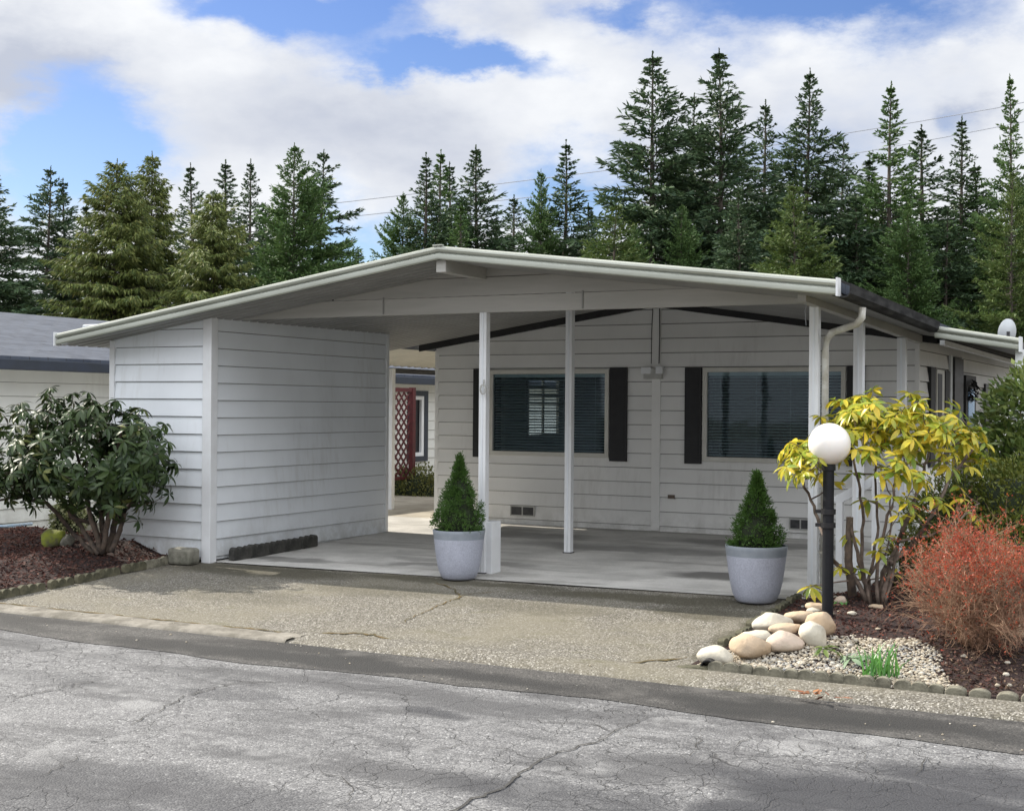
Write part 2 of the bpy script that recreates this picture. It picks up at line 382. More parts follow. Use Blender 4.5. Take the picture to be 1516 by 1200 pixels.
    nt.links.new(mx.outputs[0], out.inputs[0])
make_world()
SC.view_settings.view_transform = 'Standard'; SC.view_settings.look = 'None'; SC.view_settings.gamma = 1; SC.view_settings.exposure = 0.6
SC.cycles.max_bounces = 8; SC.cycles.transparent_max_bounces = 12; SC.cycles.use_denoising = True

# ============================================================ GROUND
def aggregate_mat():
    m, nt, out = nm('exposed_aggregate'); b = NB(nt)
    v1 = b.vor(100, out='Color'); sh = b.n('SeparateColor'); b.set(sh.inputs[0], v1)
    d1 = b.vor(100); d2 = b.noise(28, 5, .75)
    st = b.mix(sh.outputs[0], (.038, .035, .030), (.27, .255, .228))
    st = b.mix(b.ramp(sh.outputs[1], .80, .97), st, (.48, .46, .41))
    gaps = b.ramp(d1, .45, .75, 0, .7); st = b.mix(gaps, st, (.07, .062, .045))
    st = b.mix(b.ramp(d2, .35, .68, .0, .45), st, (.10, .088, .06))
    big = b.ramp(b.noise(.9, 6, .62), .38, .68, 0, .62); st = b.mix(big, st, (.17, .155, .115))
    st = b.mix(b.ramp(b.noise(2.3, 6, .7, b.mapping(b.coord(), (1, 2.2, 1))), .56, .72, 0, .5), st, (.10, .095, .05))
    sp = b.spots([(-8.3, 10.65, 1.3, .35, .75), (-6.2, 10.75, 1.5, .16, .7), (-4.3, 10.6, 1.3, .22, .75), (-3.6, 10.2, .5, .35, .6), (-3.15, 9.4, .12, .9, .7), (-6.6, 10.1, .9, .25, .35), (-7.6, 9.4, .8, .3, .3), (-5.0, 9.9, .9, .3, .35)], .22, 2.5)  # darker patches along the slab edge, bed side and mid driveway
    st = b.mix(sp, st, (.050, .045, .028))
    nt.links.new(b.bsdf(st, .85, b.bump(d1, -.6, .008), 0, .3), out.inputs[0]); return m
def slab_mat():
    m, nt, out = nm('smooth_concrete_slab'); b = NB(nt)
    c = b.mix(b.ramp(b.noise(1.6, 7, .65), .32, .7), (.60, .585, .55), (.42, .41, .385))
    c = b.mix(b.ramp(b.noise(4, 7, .75), .55, .78, 0, .55), c, (.16, .155, .14))
    c = b.mix(b.ramp(b.noise(60, 4, .7), .4, .7, 0, .25), c, (.2, .19, .17))
    c = b.mix(b.ramp(b.noise(1.1, 6, .6, b.mapping(b.coord(), (.4, 3, 1))), .5, .68, 0, .5), c, (.16, .15, .13))
    c = b.mix(b.spots([(-4.1, 12.1, .7, .28, .8), (-5.6, 13.8, 1.6, .4, .5), (-7.6, 14.6, 1.2, .4, .45), (-8.6, 11.4, .7, .2, .65), (-6.8, 12.0, 1.0, .2, .4), (-4.5, 14.9, 1.6, .4, .55), (-7.1, 11.6, .4, .18, .5)], .3, 2.2), c, (.075, .072, .066))
    nt.links.new(b.bsdf(c, .7, b.bump(b.noise(50, 5, .7), .15, .004), 0, .35), out.inputs[0]); return m
def asphalt_mat(name, light, darkc, wet, spl=(), cracks=True, grain=1.0):
    m, nt, out = nm(name); b = NB(nt)
    vc = b.n('SeparateColor'); b.set(vc.inputs[0], b.vor(95, out='Color')); d = b.vor(95)
    c = b.mix(vc.outputs[0], darkc, light)
    c = b.mix(b.ramp(vc.outputs[1], .92, .99), c, tuple(min(1, v*1.6) for v in light))
    c = b.mix(b.ramp(b.noise(22, 6, .8), .40, .66, 0, .5*grain), c, tuple(v*.55 for v in darkc))
    c = b.mix(b.ramp(b.noise(.9, 8, .68, b.mapping(b.coord(), (.7, 1.8, 1))), .44, .62, 0, .85), c, tuple(v*.62 for v in darkc))
    c = b.mix(b.ramp(b.noise(1.9, 6, .6), .55, .7, 0, .6), c, tuple(min(1, v*1.12) for v in light))
    h = b.math('MULTIPLY', d, -1)
    if cracks:
        wv = b.n('TexNoise'); b.set(wv.inputs['Vector'], b.coord()); wv.inputs['Scale'].default_value = 3.5; wv.inputs['Detail'].default_value = 6
        va = b.n('VectorMath', operation='MULTIPLY_ADD'); b.set(va.inputs[0], wv.outputs['Color']); va.inputs[1].default_value = (.34, .34, 0); b.set(va.inputs[2], b.coord())
        for sc, w, lo, hi, off in ((2.6, .008, .42, .54, 0), (6.0, .018, .46, .56, 7), (1.3, .005, .42, .52, 3)):
            e = b.vor(sc, 'DISTANCE_TO_EDGE', va.outputs[0])
            mask = b.ramp(b.noise(.55, 3, .5, b.mapping(b.coord(), (1, 1, 1), (off, off, 0))), lo, hi)
            k = b.math('MULTIPLY', b.ramp(e, w, 0), mask)
            c = b.mix(b.math('MULTIPLY', k, .78), c, (.025, .025, .026)); h = b.math('SUBTRACT', h, b.math('MULTIPLY', k, 2))
    rough = .82
    if spl:
        s_ = b.spots(spl, .35, 1.6); c = b.mix(s_, c, wet); rough = b.math('SUBTRACT', .82, b.math('MULTIPLY', s_, .04))
    nt.links.new(b.bsdf(c, rough, b.bump(h, .7, .006), 0, .4), out.inputs[0]); return m
M['aggregate'] = aggregate_mat(); M['slab'] = slab_mat()
rp = lambda x, y: on_z(x, y, -.12)
sp_ = []
for (px, py, rx, ry, st) in [(1330, 1185, 1.05, .42, .95), (1480, 1160, .7, .35, .9), (820, 1175, .65, .3, .6), (640, 1055, .28, .09, .75), (350, 1030, .55, .1, .5), (60, 1000, .5, .2, .3), (240, 1170, 1.2, .3, .6), (60, 1195, .8, .3, .6), (1140, 1200, .4, .3, .9), (1180, 1160, .6, .25, .8)]:
    q = rp(px, py); sp_.append((q[0], q[1], rx, ry, st))
M['asphalt'] = asphalt_mat('old_pale_asphalt', (.235, .235, .235), (.105, .105, .11), (.034, .035, .040), sp_)
M['asphalt_dark'] = asphalt_mat('dark_gutter_asphalt', (.105, .10, .094), (.040, .039, .038), (.020, .020, .020), [(-5.2, 7.6, 2.2, .2, .9), (-2.0, 7.65, 1.5, .22, .85), (-8.5, 7.55, 1.0, .15, .6)], cracks=False)
M['kerb'] = plain('worn_kerb_concrete', (.26, .24, .205), (.11, .10, .08), 5, .9, .8, .01, 60)
M['moss'] = plain('moss_and_rust_in_joint', (.12, .075, .02), (.05, .045, .015), 9, 1, .5)
M['crack'] = plain('crack_filler', (.030, .029, .028), (.05, .048, .045), 9, .95, .5)
M['yard'] = plain('yard_soil', (.16, .14, .11), (.09, .085, .06), 1.5, .95, .6, .02, 20)
M['mulch'] = plain('mulch_ground', (.045, .022, .018), (.018, .010, .009), 24, .95, 1, .03, 40)
M['ground'] = plain('far_ground', (.09, .09, .06), (.05, .055, .035), .3, .95, .4, .02, 8)
g = grid('ground', -400, 400, -200, 600, 3, 3, lambda X, Y: X*0-.30, M['ground'])
grid('road', -60, 50, -40, 8.15, 12, 12, lambda X, Y: X*0-.12, M['asphalt'])
# darker strip of asphalt along the gutter
xs = np.arange(-60, 50, .12); V = []
for x in xs:
    w = .05*math.sin(x*1.3)+.03*math.sin(x*3.7+1)+rng.normal(0, .006)
    V += [(x, 7.33+w, -.116), (x, 8.14, -.116)]
F = [(2*i, 2*i+2, 2*i+3, 2*i+1) for i in range(len(xs)-1)]
tag(put('gutter_strip', npmesh('gutter_strip', V, F), M['asphalt_dark']), kind='structure')
grid('yard', -60, 50, 8.3, 120, 140, 120, lambda X, Y: gz(X, Y)-.055, M['yard'])
grid('driveway', -9.55, -3.08, 8.12, 10.99, 90, 50, lambda X, Y: gz(X, Y)+.003*np.sin(X*2.1)*np.sin(Y*3.3), M['aggregate'])
grid('carport_slab', -10.3, -2.7, 10.93, 15.9, 40, 30, lambda X, Y: gz(X, Y)+.010, M['slab'])
M['path'] = plain('path_concrete', (.42, .38, .31), (.28, .25, .2), 3, .85, .3, .01, 40)
grid('path', -13.4, -9.35, 14.3, 30, 20, 30, lambda X, Y: gz(X, Y)-.02+0*X, M['path'])
# kerb: a rolled lip along the road
def kerb(name, x0, x1, dx, pf, m):
    xs = np.arange(x0, x1, dx); V = []
    n = len(pf(0, 0)); 
    for i, x in enumerate(xs): V += [(x, 8.02+a, c) for a, c in pf(x, i)]
    F = [(i*n+k, i*n+k+1, (i+1)*n+k+1, (i+1)*n+k) for i in range(len(xs)-1) for k in range(n-1)]
    return tag(put(name, npmesh(name, V, F), m, smooth=True), kind='structure')
def kp1(x, i): j = .003*math.sin(x*7)+.003*math.sin(x*17); return [(-.02, -.16), (0, -.108), (.02, -.094+j), (.09, -.090), (.13, -.102), (.17, -.103), (.20, -.094), (.25, -.094+j), (.29, -.125)]
def kp2(x, i):
    j = .006*math.sin(x*5)+.004*math.sin(x*23)+random.uniform(-.002, .002); f = min(1, max(0, (x+6.3)/1.5))
    return [(-.03+j, -.16), (j, -.118), (.03+j*.5, -.112+.016*f), (.12, -.108+.034*f), (.24, -.104+.042*f), (.33, -.090+.02*f), (.38, -.13)]
kerb('kerb', -40, -6.0, .05, kp1, M['kerb']); kerb('kerb', -6.3, 20, .03, kp2, M['aggregate'])

def ribbon(name, pts, w, m, zf=None, lift=.006, seed=1, rough=.012):
    r = random.Random(seed); P = [];
    for i in range(len(pts)-1):
        a, b = np.array(pts[i][:2]), np.array(pts[i+1][:2]); n = max(2, int(np.linalg.norm(b-a)/.05))
        for k in range(n): P.append(a+(b-a)*k/n+np.array([r.gauss(0, rough), r.gauss(0, rough)]))
    P.append(np.array(pts[-1][:2])); V = []
    for i, p in enumerate(P):
        d = P[min(i+1, len(P)-1)]-P[max(i-1, 0)]; d = d/(np.linalg.norm(d)+1e-6); s = np.array([-d[1], d[0]])
        ww = w*(.6 if 'crack' in name else 1)*(.35+.9*r.random())*min(1, (i+.4)/3, (len(P)-i)/3)
        for q in (p+s*ww, p-s*ww):
            V.append((q[0], q[1], (float(gz(q[0], q[1])) if zf is None else zf)+lift))
    F = [(2*i, 2*i+1, 2*i+3, 2*i+2) for i in range(len(P)-1)]
    return tag(put(name, npmesh(name, V, F), m), kind='structure')
def gp(*l): return [on_g(x, y) for x, y in l]
def rpp(*l): return [rp(x, y) for x, y in l]
ribbon('driveway_joint', [(-12, 8.345), (-9, 8.35), (-7.4, 8.335), (-6.2, 8.35), (-5.9, 8.42)], .017, M['moss'], seed=2)
ribbon('driveway_joint', gp((400, 945), (470, 938), (545, 937), (585, 950), (625, 966)), .018, M['moss'], seed=3, rough=.02)
ribbon('driveway_joint', gp((640, 968), (760, 978), (880, 987), (960, 980), (1018, 973)), .019, M['moss'], seed=4, rough=.02)
ribbon('driveway_joint', gp((645, 862), (672, 872), (682, 888)), .010, M['moss'], seed=5)
ribbon('driveway_joint', gp((590, 925), (640, 900), (690, 880), (740, 876)), .006, M['moss'], seed=6)
ribbon('driveway_joint', gp((490, 955), (530, 942), (548, 938)), .008, M['moss'], seed=16)
ribbon('driveway_joint', gp((1150, 905), (1110, 935), (1060, 965)), .02, M['moss'], seed=17)
ribbon('road_crack', rpp((640, 1215), (690, 1188), (740, 1170), (770, 1145), (810, 1120), (850, 1108), (880, 1098), (900, 1092)), .013, M['crack'], zf=-.12, seed=7)
ribbon('road_crack', rpp((185, 1075), (230, 1055), (275, 1030), (330, 1015), (390, 1008), (420, 1012)), .008, M['crack'], zf=-.12, seed=8)
ribbon('road_crack', rpp((0, 1037), (60, 1025), (120, 1012), (170, 1003)), .007, M['crack'], zf=-.12, seed=9)
ribbon('road_crack', rpp((470, 1130), (480, 1145), (510, 1155), (528, 1170), (500, 1190)), .006, M['crack'], zf=-.12, seed=10)
ribbon('road_crack', rpp((60, 1150), (90, 1135), (120, 1115)), .006, M['crack'], zf=-.12, seed=11)
ribbon('road_crack', rpp((750, 1062), (820, 1070), (870, 1072), (930, 1090), (1000, 1100)), .006, M['crack'], zf=-.12, seed=12, rough=.02)
ribbon('road_crack', rpp((880, 1098), (925, 1075), (960, 1060)), .006, M['crack'], zf=-.12, seed=13)
for k, (x, y, x2, y2) in enumerate([(1075, 1110, 1105, 1088), (1170, 1125, 1185, 1098), (1265, 1140, 1275, 1112), (1040, 1085, 1020, 1120), (1345, 1150, 1370, 1120), (560, 1100, 610, 1112), (610, 1112, 700, 1100), (700, 1100, 760, 1112)]):
    ribbon('road_crack', rpp((x, y), ((x+x2)/2+8, (y+y2)/2), (x2, y2)), .005, M['crack'], zf=-.12, seed=30+k)

# ============================================================ CARPORT WITH STORAGE ROOM
XI, XS_, YF, YW = -9.17, -10.50, 10.89, 14.17
PK = -6.25; YE = 10.5; YR = 15.72
def under(x, y):                      # underside of the carport roof
    k = (y-YE)/(YR-YE); zp = 2.923+(2.94-2.923)*k
    if x < PK: return zp+(2.224-2.923)*(PK-x)/4.67
    return zp+((2.491+(2.40-2.491)*k)-zp)*(x-PK)/3.58
cp = thing('carport', 'white low-gabled carport with thin posts and a siding-clad storage room on its left', 'carport', (XI, YF, 0))
th = .125
for (xa, xb, nx) in ((-10.92, PK, 20), (PK, -2.67, 18)):
    mb = MB(); mb.open = False
    # top sheet and closed edges
    ya, yb = YE, YR
    A = [(xa, ya, under(xa, ya)+.03), (xb, ya, under(xb, ya)+.03), (xb, yb, under(xb, yb)+.03), (xa, yb, under(xa, yb)+.03)]
    B = [(x, y, z+.08) for x, y, z in A]
    mb.poly(A[::-1]); mb.poly(B)
    for i in range(4): mb.poly([A[i], A[(i+1) % 4], B[(i+1) % 4], B[i]])
    mb.build('roof_panel', M['shingles'], cp)
    # ribbed ceiling pan below it
    ys = []; prof = []
    y = YE+.02
    while y < YR-.14:
        ys += [y, y+.095, y+.105, y+.13]; prof += [0, 0, .022, .022]; y += .14
    V = [(x, yy, under(x, yy)+pz) for yy, pz in zip(ys, prof) for x in np.linspace(xa, xb, 3)]
    F = [(r*3+c, r*3+c+1, (r+1)*3+c+1, (r+1)*3+c) for r in range(len(ys)-1) for c in range(2)]
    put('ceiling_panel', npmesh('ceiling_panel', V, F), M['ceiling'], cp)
fp = [(0, 0), (-.018, .0), (-.030, .010), (-.034, .030), (-.030, .050), (-.014, .058), (-.002, .061), (-.002, .067), (-.026, .072), (-.040, .090), (-.036, .108), (-.022, .118), (0, .122)]
for xa, xb in ((-10.92, PK), (PK, -2.67)):
    mb = MB().extrude([(a, c) for a, c in fp], (xa, YE, under(xa, YE)), (xb, YE, under(xb, YE)), (0, 1, 0))
    f = mb.build('fascia', M['fascia'], cp, smooth=True, autosmooth=True)
    e = MB().box((xa if xa < -10 else xb-.004)-.0, (xa+.012 if xa < -10 else xb+.012), YE-.05, YE+.05, under(xa if xa < -10 else xb, YE)-.008, under(xa if xa < -10 else xb, YE)+.135)
    e.build('end_cap', M['trim'], f)
zu = under(PK, YE); MB().box(PK-.05, PK+.05, YE-.041, YE+.0, zu+.118, zu+.13).build('ridge_cap', M['fascia'], cp, bevel=.003)
MB().box(PK-.05, PK+.05, YE+.03, 11.29, zu-.11, zu-.002).build('ridge_beam', M['beam'], cp, bevel=.004)
# gable infill: a broad board at the bottom and lapped boards above
bm_ = [((PK, 11.3, under(PK, 11.3)), Vector((-.1495, 0, 1)).normalized()), ((PK, 11.3, under(PK, 11.3)), Vector((.1207+.0, 0, 1)).normalized())]
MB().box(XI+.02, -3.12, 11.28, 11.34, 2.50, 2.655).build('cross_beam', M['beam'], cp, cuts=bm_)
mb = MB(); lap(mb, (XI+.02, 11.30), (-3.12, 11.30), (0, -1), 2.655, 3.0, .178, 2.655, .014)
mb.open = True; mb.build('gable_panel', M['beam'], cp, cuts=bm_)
for x in (-7.35, -5.2):
    MB().box(x, x+.012, 11.27, 11.279, 2.51, 2.655+.02).build('board_joint', M['ceiling'], cp)
MB().box(-7.95, -7.94, 11.265, 11.28, 2.66, 2.78).build('board_joint', M['gutter'], cp)
# storage room
rl = Vector((-.1497, 0, 1)).normalized(); cutL = [((PK, 0, 2.945), rl)]
mb = MB(); mb.open = True; lap(mb, (XS_, YF), (XI, YF), (0, -1), .03, 2.7, .1795, .229, .016); mb.build('front_wall', M['siding'], cp, cuts=cutL)
mb = MB(); mb.open = True; lap(mb, (XI, YF), (XI, YW), (1, 0), .03, 2.505, .177, .236, .016); mb.build('inner_wall', M['siding'], cp)
mb = MB(); mb.open = True; lap(mb, (XS_, YW), (XS_, YF), (-1, 0), .0, 2.285, .1795, .229, .016); mb.build('outer_wall', M['siding'], cp)
mb = MB(); mb.open = True; lap(mb, (XI, YW), (XS_, YW), (0, 1), .03, 2.7, .1795, .229, .016); mb.build('rear_wall', M['siding'], cp, cuts=cutL)
MB().box(XI-.085, XI+.028, YF-.034, YF+.07, 0, 2.51).build('corner_board', M['trim'], cp, bevel=.004)
MB().box(XS_-.028, XS_+.04, YF-.032, YF+.05, -.03, 2.283).build('corner_board', M['trim'], cp, bevel=.004)
MB().box(XI-.03, XI+.022, YW-.035, YW+.022, .03, 2.50).build('corner_board', M['trim'], cp, bevel=.004)
# posts
def post(x, y, zt, w, base_board=None):
    z0 = float(gz(x, y))
    mb = MB().box(x-w/2, x+w/2, y-w/2, y+w/2, z0, zt)
    o = mb.build('post', M['trim'], cp, bevel=.004)
    gm = MB()
    gm.box(x-w*.10, x+w*.10, y-w/2-.006, y-w/2+.001, z0+.01, zt-.004); gm.build('post_rib', M['siding'], o)
    MB().box(x-w*.62, x+w*.62, y-w*.62, y+w*.62, z0+.008, z0+.02).build('post_foot', M['gutter'], o)
    return o
pA = on_y(716.5, 640, 11.31); pB = on_y(843, 640, 13.17)
oA = post(pA[0], 11.31, 2.50, .076); post(pB[0], 13.17, under(pB[0], 13.17), .076)
post(-3.07, 11.33, 2.475, .08); post(-3.05, 12.80, 2.43, .09); post(-3.05, 14.70, 2.375, .09)
mb = MB()
for y, z in ((11.5, 2.3),): pass
bx = on_g(721, 850); MB().box(bx[0]-.075, bx[0]+.055, bx[1]-.01, bx[1]+.17, float(gz(bx[0], bx[1]))+.0, float(gz(bx[0], bx[1]))+.50).build('post_base_box', M['trim'], oA, bevel=.006)
# small ornament wired to the post
mb = MB(); c = on_y(716, 576, 11.24)
for k in range(7):
    a = 2*PI*k/7; rr = .035
    mb.tube([(c[0]+rr*math.cos(a+t)*(.4+.6*abs(math.cos(2*t))), c[1]-.012, c[2]+rr*math.sin(a+t)*1.3) for t in (0, .5, 1, 1.5, 2)], .006, 5)
mb.tube([(c[0]+.0, c[1], c[2]+.09), (c[0]+.01, c[1]-.01, c[2]+.06), (c[0], c[1]-.01, c[2]+.03)], .008, 5)
mb.tube([(c[0]+.03, c[1]+.03, c[2]+.03), (c[0]+.055, c[1]-.01, c[2]+.02), (c[0]+.055, c[1]-.01, c[2]-.04), (c[0]+.03, c[1]+.03, c[2]-.04)], .006, 5)
tag(mb.build('post_ornament', M['box'], org=tuple(c)), 'small twisted metal ornament fixed to the front carport post at eye level', 'ornament')
# right eave: side beam, rafter tail, gutter
MB().beam((-3.05, YE+.35, 2.52), (-3.05, 15.6, 2.40), .07, .085).build('side_beam', M['beam'], cp)
gt = MB(); gt.extrude([(0, .0), (.07, .0), (.10, .03), (.105, .105), (.095, .11), (.09, .035), (.065, .012), (0, .012)], (-2.675, YE+.02, 2.475), (-2.675, 14.2, 2.40), (1, 0, 0))
gt.build('gutter', M['gutter_dark'], cp)
gt = MB(); gt.beam((-2.70, YE+.03, 2.56), (-2.70, 14.2, 2.485), .05, .13); gt.build('edge_flashing', M['gutter_dark'], cp)
ds = MB(); pts = [on_y(1277, 455, 11.10), on_y(1276, 470, 11.1), on_y(1268, 480, 11.12), on_y(1250, 486, 11.2), on_y(1232, 492, 11.32), on_y(1224, 502, 11.36), on_y(1222, 520, 11.38)]
pts.append(np.array([pts[-1][0], 11.38, .12])); ds.tube(pts, .030, 10)
dso = ds.build('downspout', M['downspout'], cp, smooth=True)
for (a, b_) in ((1.2, 1.22), (.4, .42)): MB().box(pts[-1][0]-.036, pts[-1][0]+.036, 11.35, 11.42, a, b_).build('strap', M['downspout'], dso)
mb = MB(); w0 = on_y(1192, 442, 11.0); mb.tube([w0, w0+[.01, 0, -.06], w0+[.0, 0, -.10], w0+[.01, 0, -.22]], .003, 4); mb.build('loose_wire', M['wire'], cp)

# patio cover on the right of the house
pc = thing('patio_cover', 'flat metal patio cover with ribbed fascia beyond the right end of the carport eave', 'patio cover', (-1.85, 14.2, 0))
MB().extrude(fp, (-2.62, 14.2, 2.345), (-1.80, 14.2, 2.205), (0, 1, 0)).build('fascia', M['fascia'], pc, smooth=True, autosmooth=True)
mb = MB(); a = [(-2.60, 14.21, 2.38), (-1.82, 14.21, 2.24), (-1.82, 21.5, 2.24), (-2.6, 21.5, 2.38)]; bt = [(x, y, z+.06) for x, y, z in a]
mb.poly(a[::-1]); mb.poly(bt)
for i in range(4): mb.poly([a[i], a[(i+1) % 4], bt[(i+1) % 4], bt[i]])
mb.build('roof_panel', M['gutter'], pc)
MB().box(-1.81, -1.79, 14.12, 14.26, 2.19, 2.34).build('end_cap', M['trim'], pc)
MB().box(-1.86, -1.78, 14.26, 14.34, .05, 2.22).build('post', M['trim'], pc, bevel=.004)
dish = on_y(1491, 494, 14.8); dt = thing('satellite_dish', 'small grey oval satellite dish on the patio cover roof', 'satellite dish', (dish[0], 14.8, 2.29))
V = [];  F = []
for r in range(6):
    for k in range(24):
        t = 2*PI*k/24; rr = r/5; V.append((.105*rr*math.cos(t), .05*rr*rr-.02, .14*rr*math.sin(t)+.13))
F = [(r*24+k, r*24+(k+1) % 24, (r+1)*24+(k+1) % 24, (r+1)*24+k) for r in range(5) for k in range(24)]
V = np.array(V)@np.array([[.8, .45, 0], [-.5, .85, 0], [.1, -.15, 1]])
o = put('reflector', npmesh('reflector', V, F), M['dish'], org=(0, 0, 0), smooth=True); o.parent = dt
o = MB().tube([(0, 0, 0), (0, .05, .1)], .012, 8).build('mast', M['gutter']); o.parent = dt
o = MB().tube([(0, 0, .04), (.03, -.12, .10)], .006, 6).box(.015, .045, -.15, -.11, .08, .13).build('feed_arm', M['gutter']); o.parent = dt

# ============================================================ HOUSE
YH, XHL, XHR, YB = 15.74, -9.39, -3.09, 24.0
hs = thing('mobile_home', 'long single storey white lap sided home with two front windows behind the carport', 'house', (XHL, YH, 0))
def wrect(x0, y0, x1, y1, Y=YH):
    a = on_y(x0, y0, Y); b = on_y(x0, y1, Y); c = on_y(x1, y0, Y); d = on_y(x1, y1, Y)
    return (a[0]+b[0])/2, (c[0]+d[0])/2, (b[2]+d[2])/2, (a[2]+c[2])/2
W1 = wrect(726, 547, 903, 675); W2 = wrect(1041.5, 543.5, 1253, 685)
holes = [(w[0]-XHL+.03, w[1]-XHL-.03, w[2]+.03, w[3]-.03) for w in (W1, W2)]
zr = 2.86
cutH = [((PK, 0, zr+.06), Vector((-.15, 0, 1)).normalized()), ((PK, 0, zr+.06), Vector((.15, 0, 1)).normalized())]
mb = MB(); mb.open = True; lap(mb, (XHL, YH), (XHR, YH), (0, -1), .095, 3.0, .1775, .160, .020, holes, .009); mb.build('front_wall', M['siding_house'], hs, cuts=cutH)
lwin = (18.42-YH, 19.5-YH, 1.18, 2.05)
mb = MB(); mb.open = True; lap(mb, (XHL, YB), (XHL, YH), (-1, 0), .0, 2.42, .1775, .160, .016, [(YB-YH-lwin[1], YB-YH-lwin[0], lwin[2], lwin[3])]); mb.build('left_wall', M['siding_house'], hs)
mb = MB(); mb.open = True; lap(mb, (XHR, YH), (XHR, YB), (1, 0), .0, 2.42, .1775, .160, .020, (), .009); mb.build('right_wall', M['siding_house'], hs)
mb = MB(); mb.open = True; lap(mb, (XHR, YB), (XHL, YB), (0, 1), .0, 3.0, .1775, .160, .020, (), .009); mb.build('rear_wall', M['siding_house'], hs, cuts=cutH)
for k, s in enumerate((-1, 1)):       # dark gable trim
    xe = XHL-.25 if s < 0 else XHR+.22
    za = zr; zb2 = zr-.15*abs(xe-PK)
    MB().poly([(PK, YH-.06, za), (xe, YH-.06, zb2), (xe, YH-.06, zb2+.095), (PK, YH-.06, za+.095)]).poly([(PK, YH-.02, za), (xe, YH-.02, zb2), (xe, YH-.02, zb2+.095), (PK, YH-.02, za+.095)]).poly([(PK, YH-.06, za), (xe, YH-.06, zb2), (xe, YH-.02, zb2), (PK, YH-.02, za)]).build('gable_trim', M['dark_trim'], hs)
mb = MB()                             # roof
for s in (-1, 1):
    xe = PK+s*3.75; ze = zr+.1-.15*3.75
    a = [(PK, YH-.02, zr+.1), (xe, YH-.02, ze), (xe, YB+.4, ze), (PK, YB+.4, zr+.1)]; bt = [(x, y, z+.09) for x, y, z in a]
    mb.poly(a); mb.poly(bt)
    for i in range(4): mb.poly([a[i], a[(i+1) % 4], bt[(i+1) % 4], bt[i]])
mb.build('roof', M['shingles'], hs)
MB().beam((-2.62, 14.6, 2.315), (-2.62, YB, 2.265), .05, .05).build('eave_trim', M['trim'], hs)
MB().beam((-2.60, 14.6, 2.375), (-2.60, YB, 2.325), .08, .045).build('eave_trim', M['dark_trim'], hs)
MB().box(XHL-.018, XHL+.03, YH-.018, YH+.03, .1, 2.36).build('corner_board', M['siding_house'], hs)
MB().box(XHR-.03, XHR+.02, YH-.02, YH+.03, .1, 2.36).build('corner_board', M['siding_house'], hs)
# interior shell, so that the windows look into a dim room
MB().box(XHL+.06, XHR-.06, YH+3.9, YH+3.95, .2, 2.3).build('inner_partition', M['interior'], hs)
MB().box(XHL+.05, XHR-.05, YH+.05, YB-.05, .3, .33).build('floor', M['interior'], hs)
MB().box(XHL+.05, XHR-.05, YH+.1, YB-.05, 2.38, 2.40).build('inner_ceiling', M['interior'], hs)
def window(w, tilt):
    x0, x1, z0, z1 = w; t = .055
    fr = MB().box(x0, x1, YH-.045, YH+.02, z0, z0+t).box(x0, x1, YH-.045, YH+.02, z1-t, z1).box(x0, x0+t, YH-.045, YH+.02, z0+t, z1-t).box(x1-t, x1, YH-.045, YH+.02, z0+t, z1-t)
    f = fr.build('window', M['frame'], hs, bevel=.004)
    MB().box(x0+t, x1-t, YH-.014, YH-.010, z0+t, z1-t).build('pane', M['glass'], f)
    bl = MB(); z = z0+t+.02; r = random.Random(3)
    while z < z1-t-.06:
        a = math.radians(tilt+r.uniform(-2, 2)); cy = YH+.028; h = .0175
        j = r.uniform(-.001, .001)
        bl.poly([(x0+t+.004, cy-h*math.cos(a), z-h*math.sin(a)+j), (x1-t-.004, cy-h*math.cos(a), z-h*math.sin(a)-j), (x1-t-.004, cy+h*math.cos(a), z+h*math.sin(a)-j), (x0+t+.004, cy+h*math.cos(a), z+h*math.sin(a)+j)])
        z += .036
    bl.box(x0+t+.002, x1-t-.002, YH+.012, YH+.052, z1-t-.045, z1-t-.002)
    for q in (.12, .38, .62, .88): xx = x0+(x1-x0)*q; bl.box(xx-.0015, xx+.0015, YH+.008, YH+.010, z0+t+.02, z1-t-.05)
    bl.open = True; bl.build('blinds', M['blind'], f)
    MB().box(x0+t-.01, x0+t-.002, YH+.02, YH+.2, z0, z1).build('jamb', M['interior'], f); MB().box(x1-t+.002, x1-t+.01, YH+.02, YH+.2, z0, z1).build('jamb', M['interior'], f)
    return f
window(W1, 30); window(W2, 34)
fr = MB(); y0, y1, z0, z1 = YH+lwin[0], YH+lwin[1], lwin[2], lwin[3]
fr.box(XHL-.03, XHL+.02, y0-.03, y1+.03, z0-.03, z0+.02).box(XHL-.03, XHL+.02, y0-.03, y1+.03, z1-.02, z1+.03).box(XHL-.03, XHL+.02, y0-.03, y0+.02, z0, z1).box(XHL-.03, XHL+.02, y1-.02, y1+.03, z0, z1).box(XHL-.02, XHL+.01, (y0+y1)/2-.02, (y0+y1)/2+.02, z0, z1)
for q in np.linspace(z0, z1, 8)[1:-1]: fr.box(XHL-.01, XHL+.005, y0, y1, q-.012, q+.012)
fr.build('window', M['frame'], hs)
def shutter(x0, y0, x1, y1):
    a = wrect(x0, y0, x1, y1); mb = MB().box(a[0], a[1], YH-.055, YH-.017, a[2], a[3]); s = mb.build('shutter', M['black'], hs, bevel=.004)
    lv = MB(); z = a[2]+.06
    while z < a[3]-.06: lv.box(a[0]+.03, a[1]-.03, YH-.061, YH-.055, z, z+.022); z += .034
    lv.build('louvres', M['black'], s)
shutter(703, 546, 724, 676); shutter(904.5, 544, 930, 682.5); shutter(1015.5, 544, 1040, 686); shutter(1255, 541, 1281, 690)
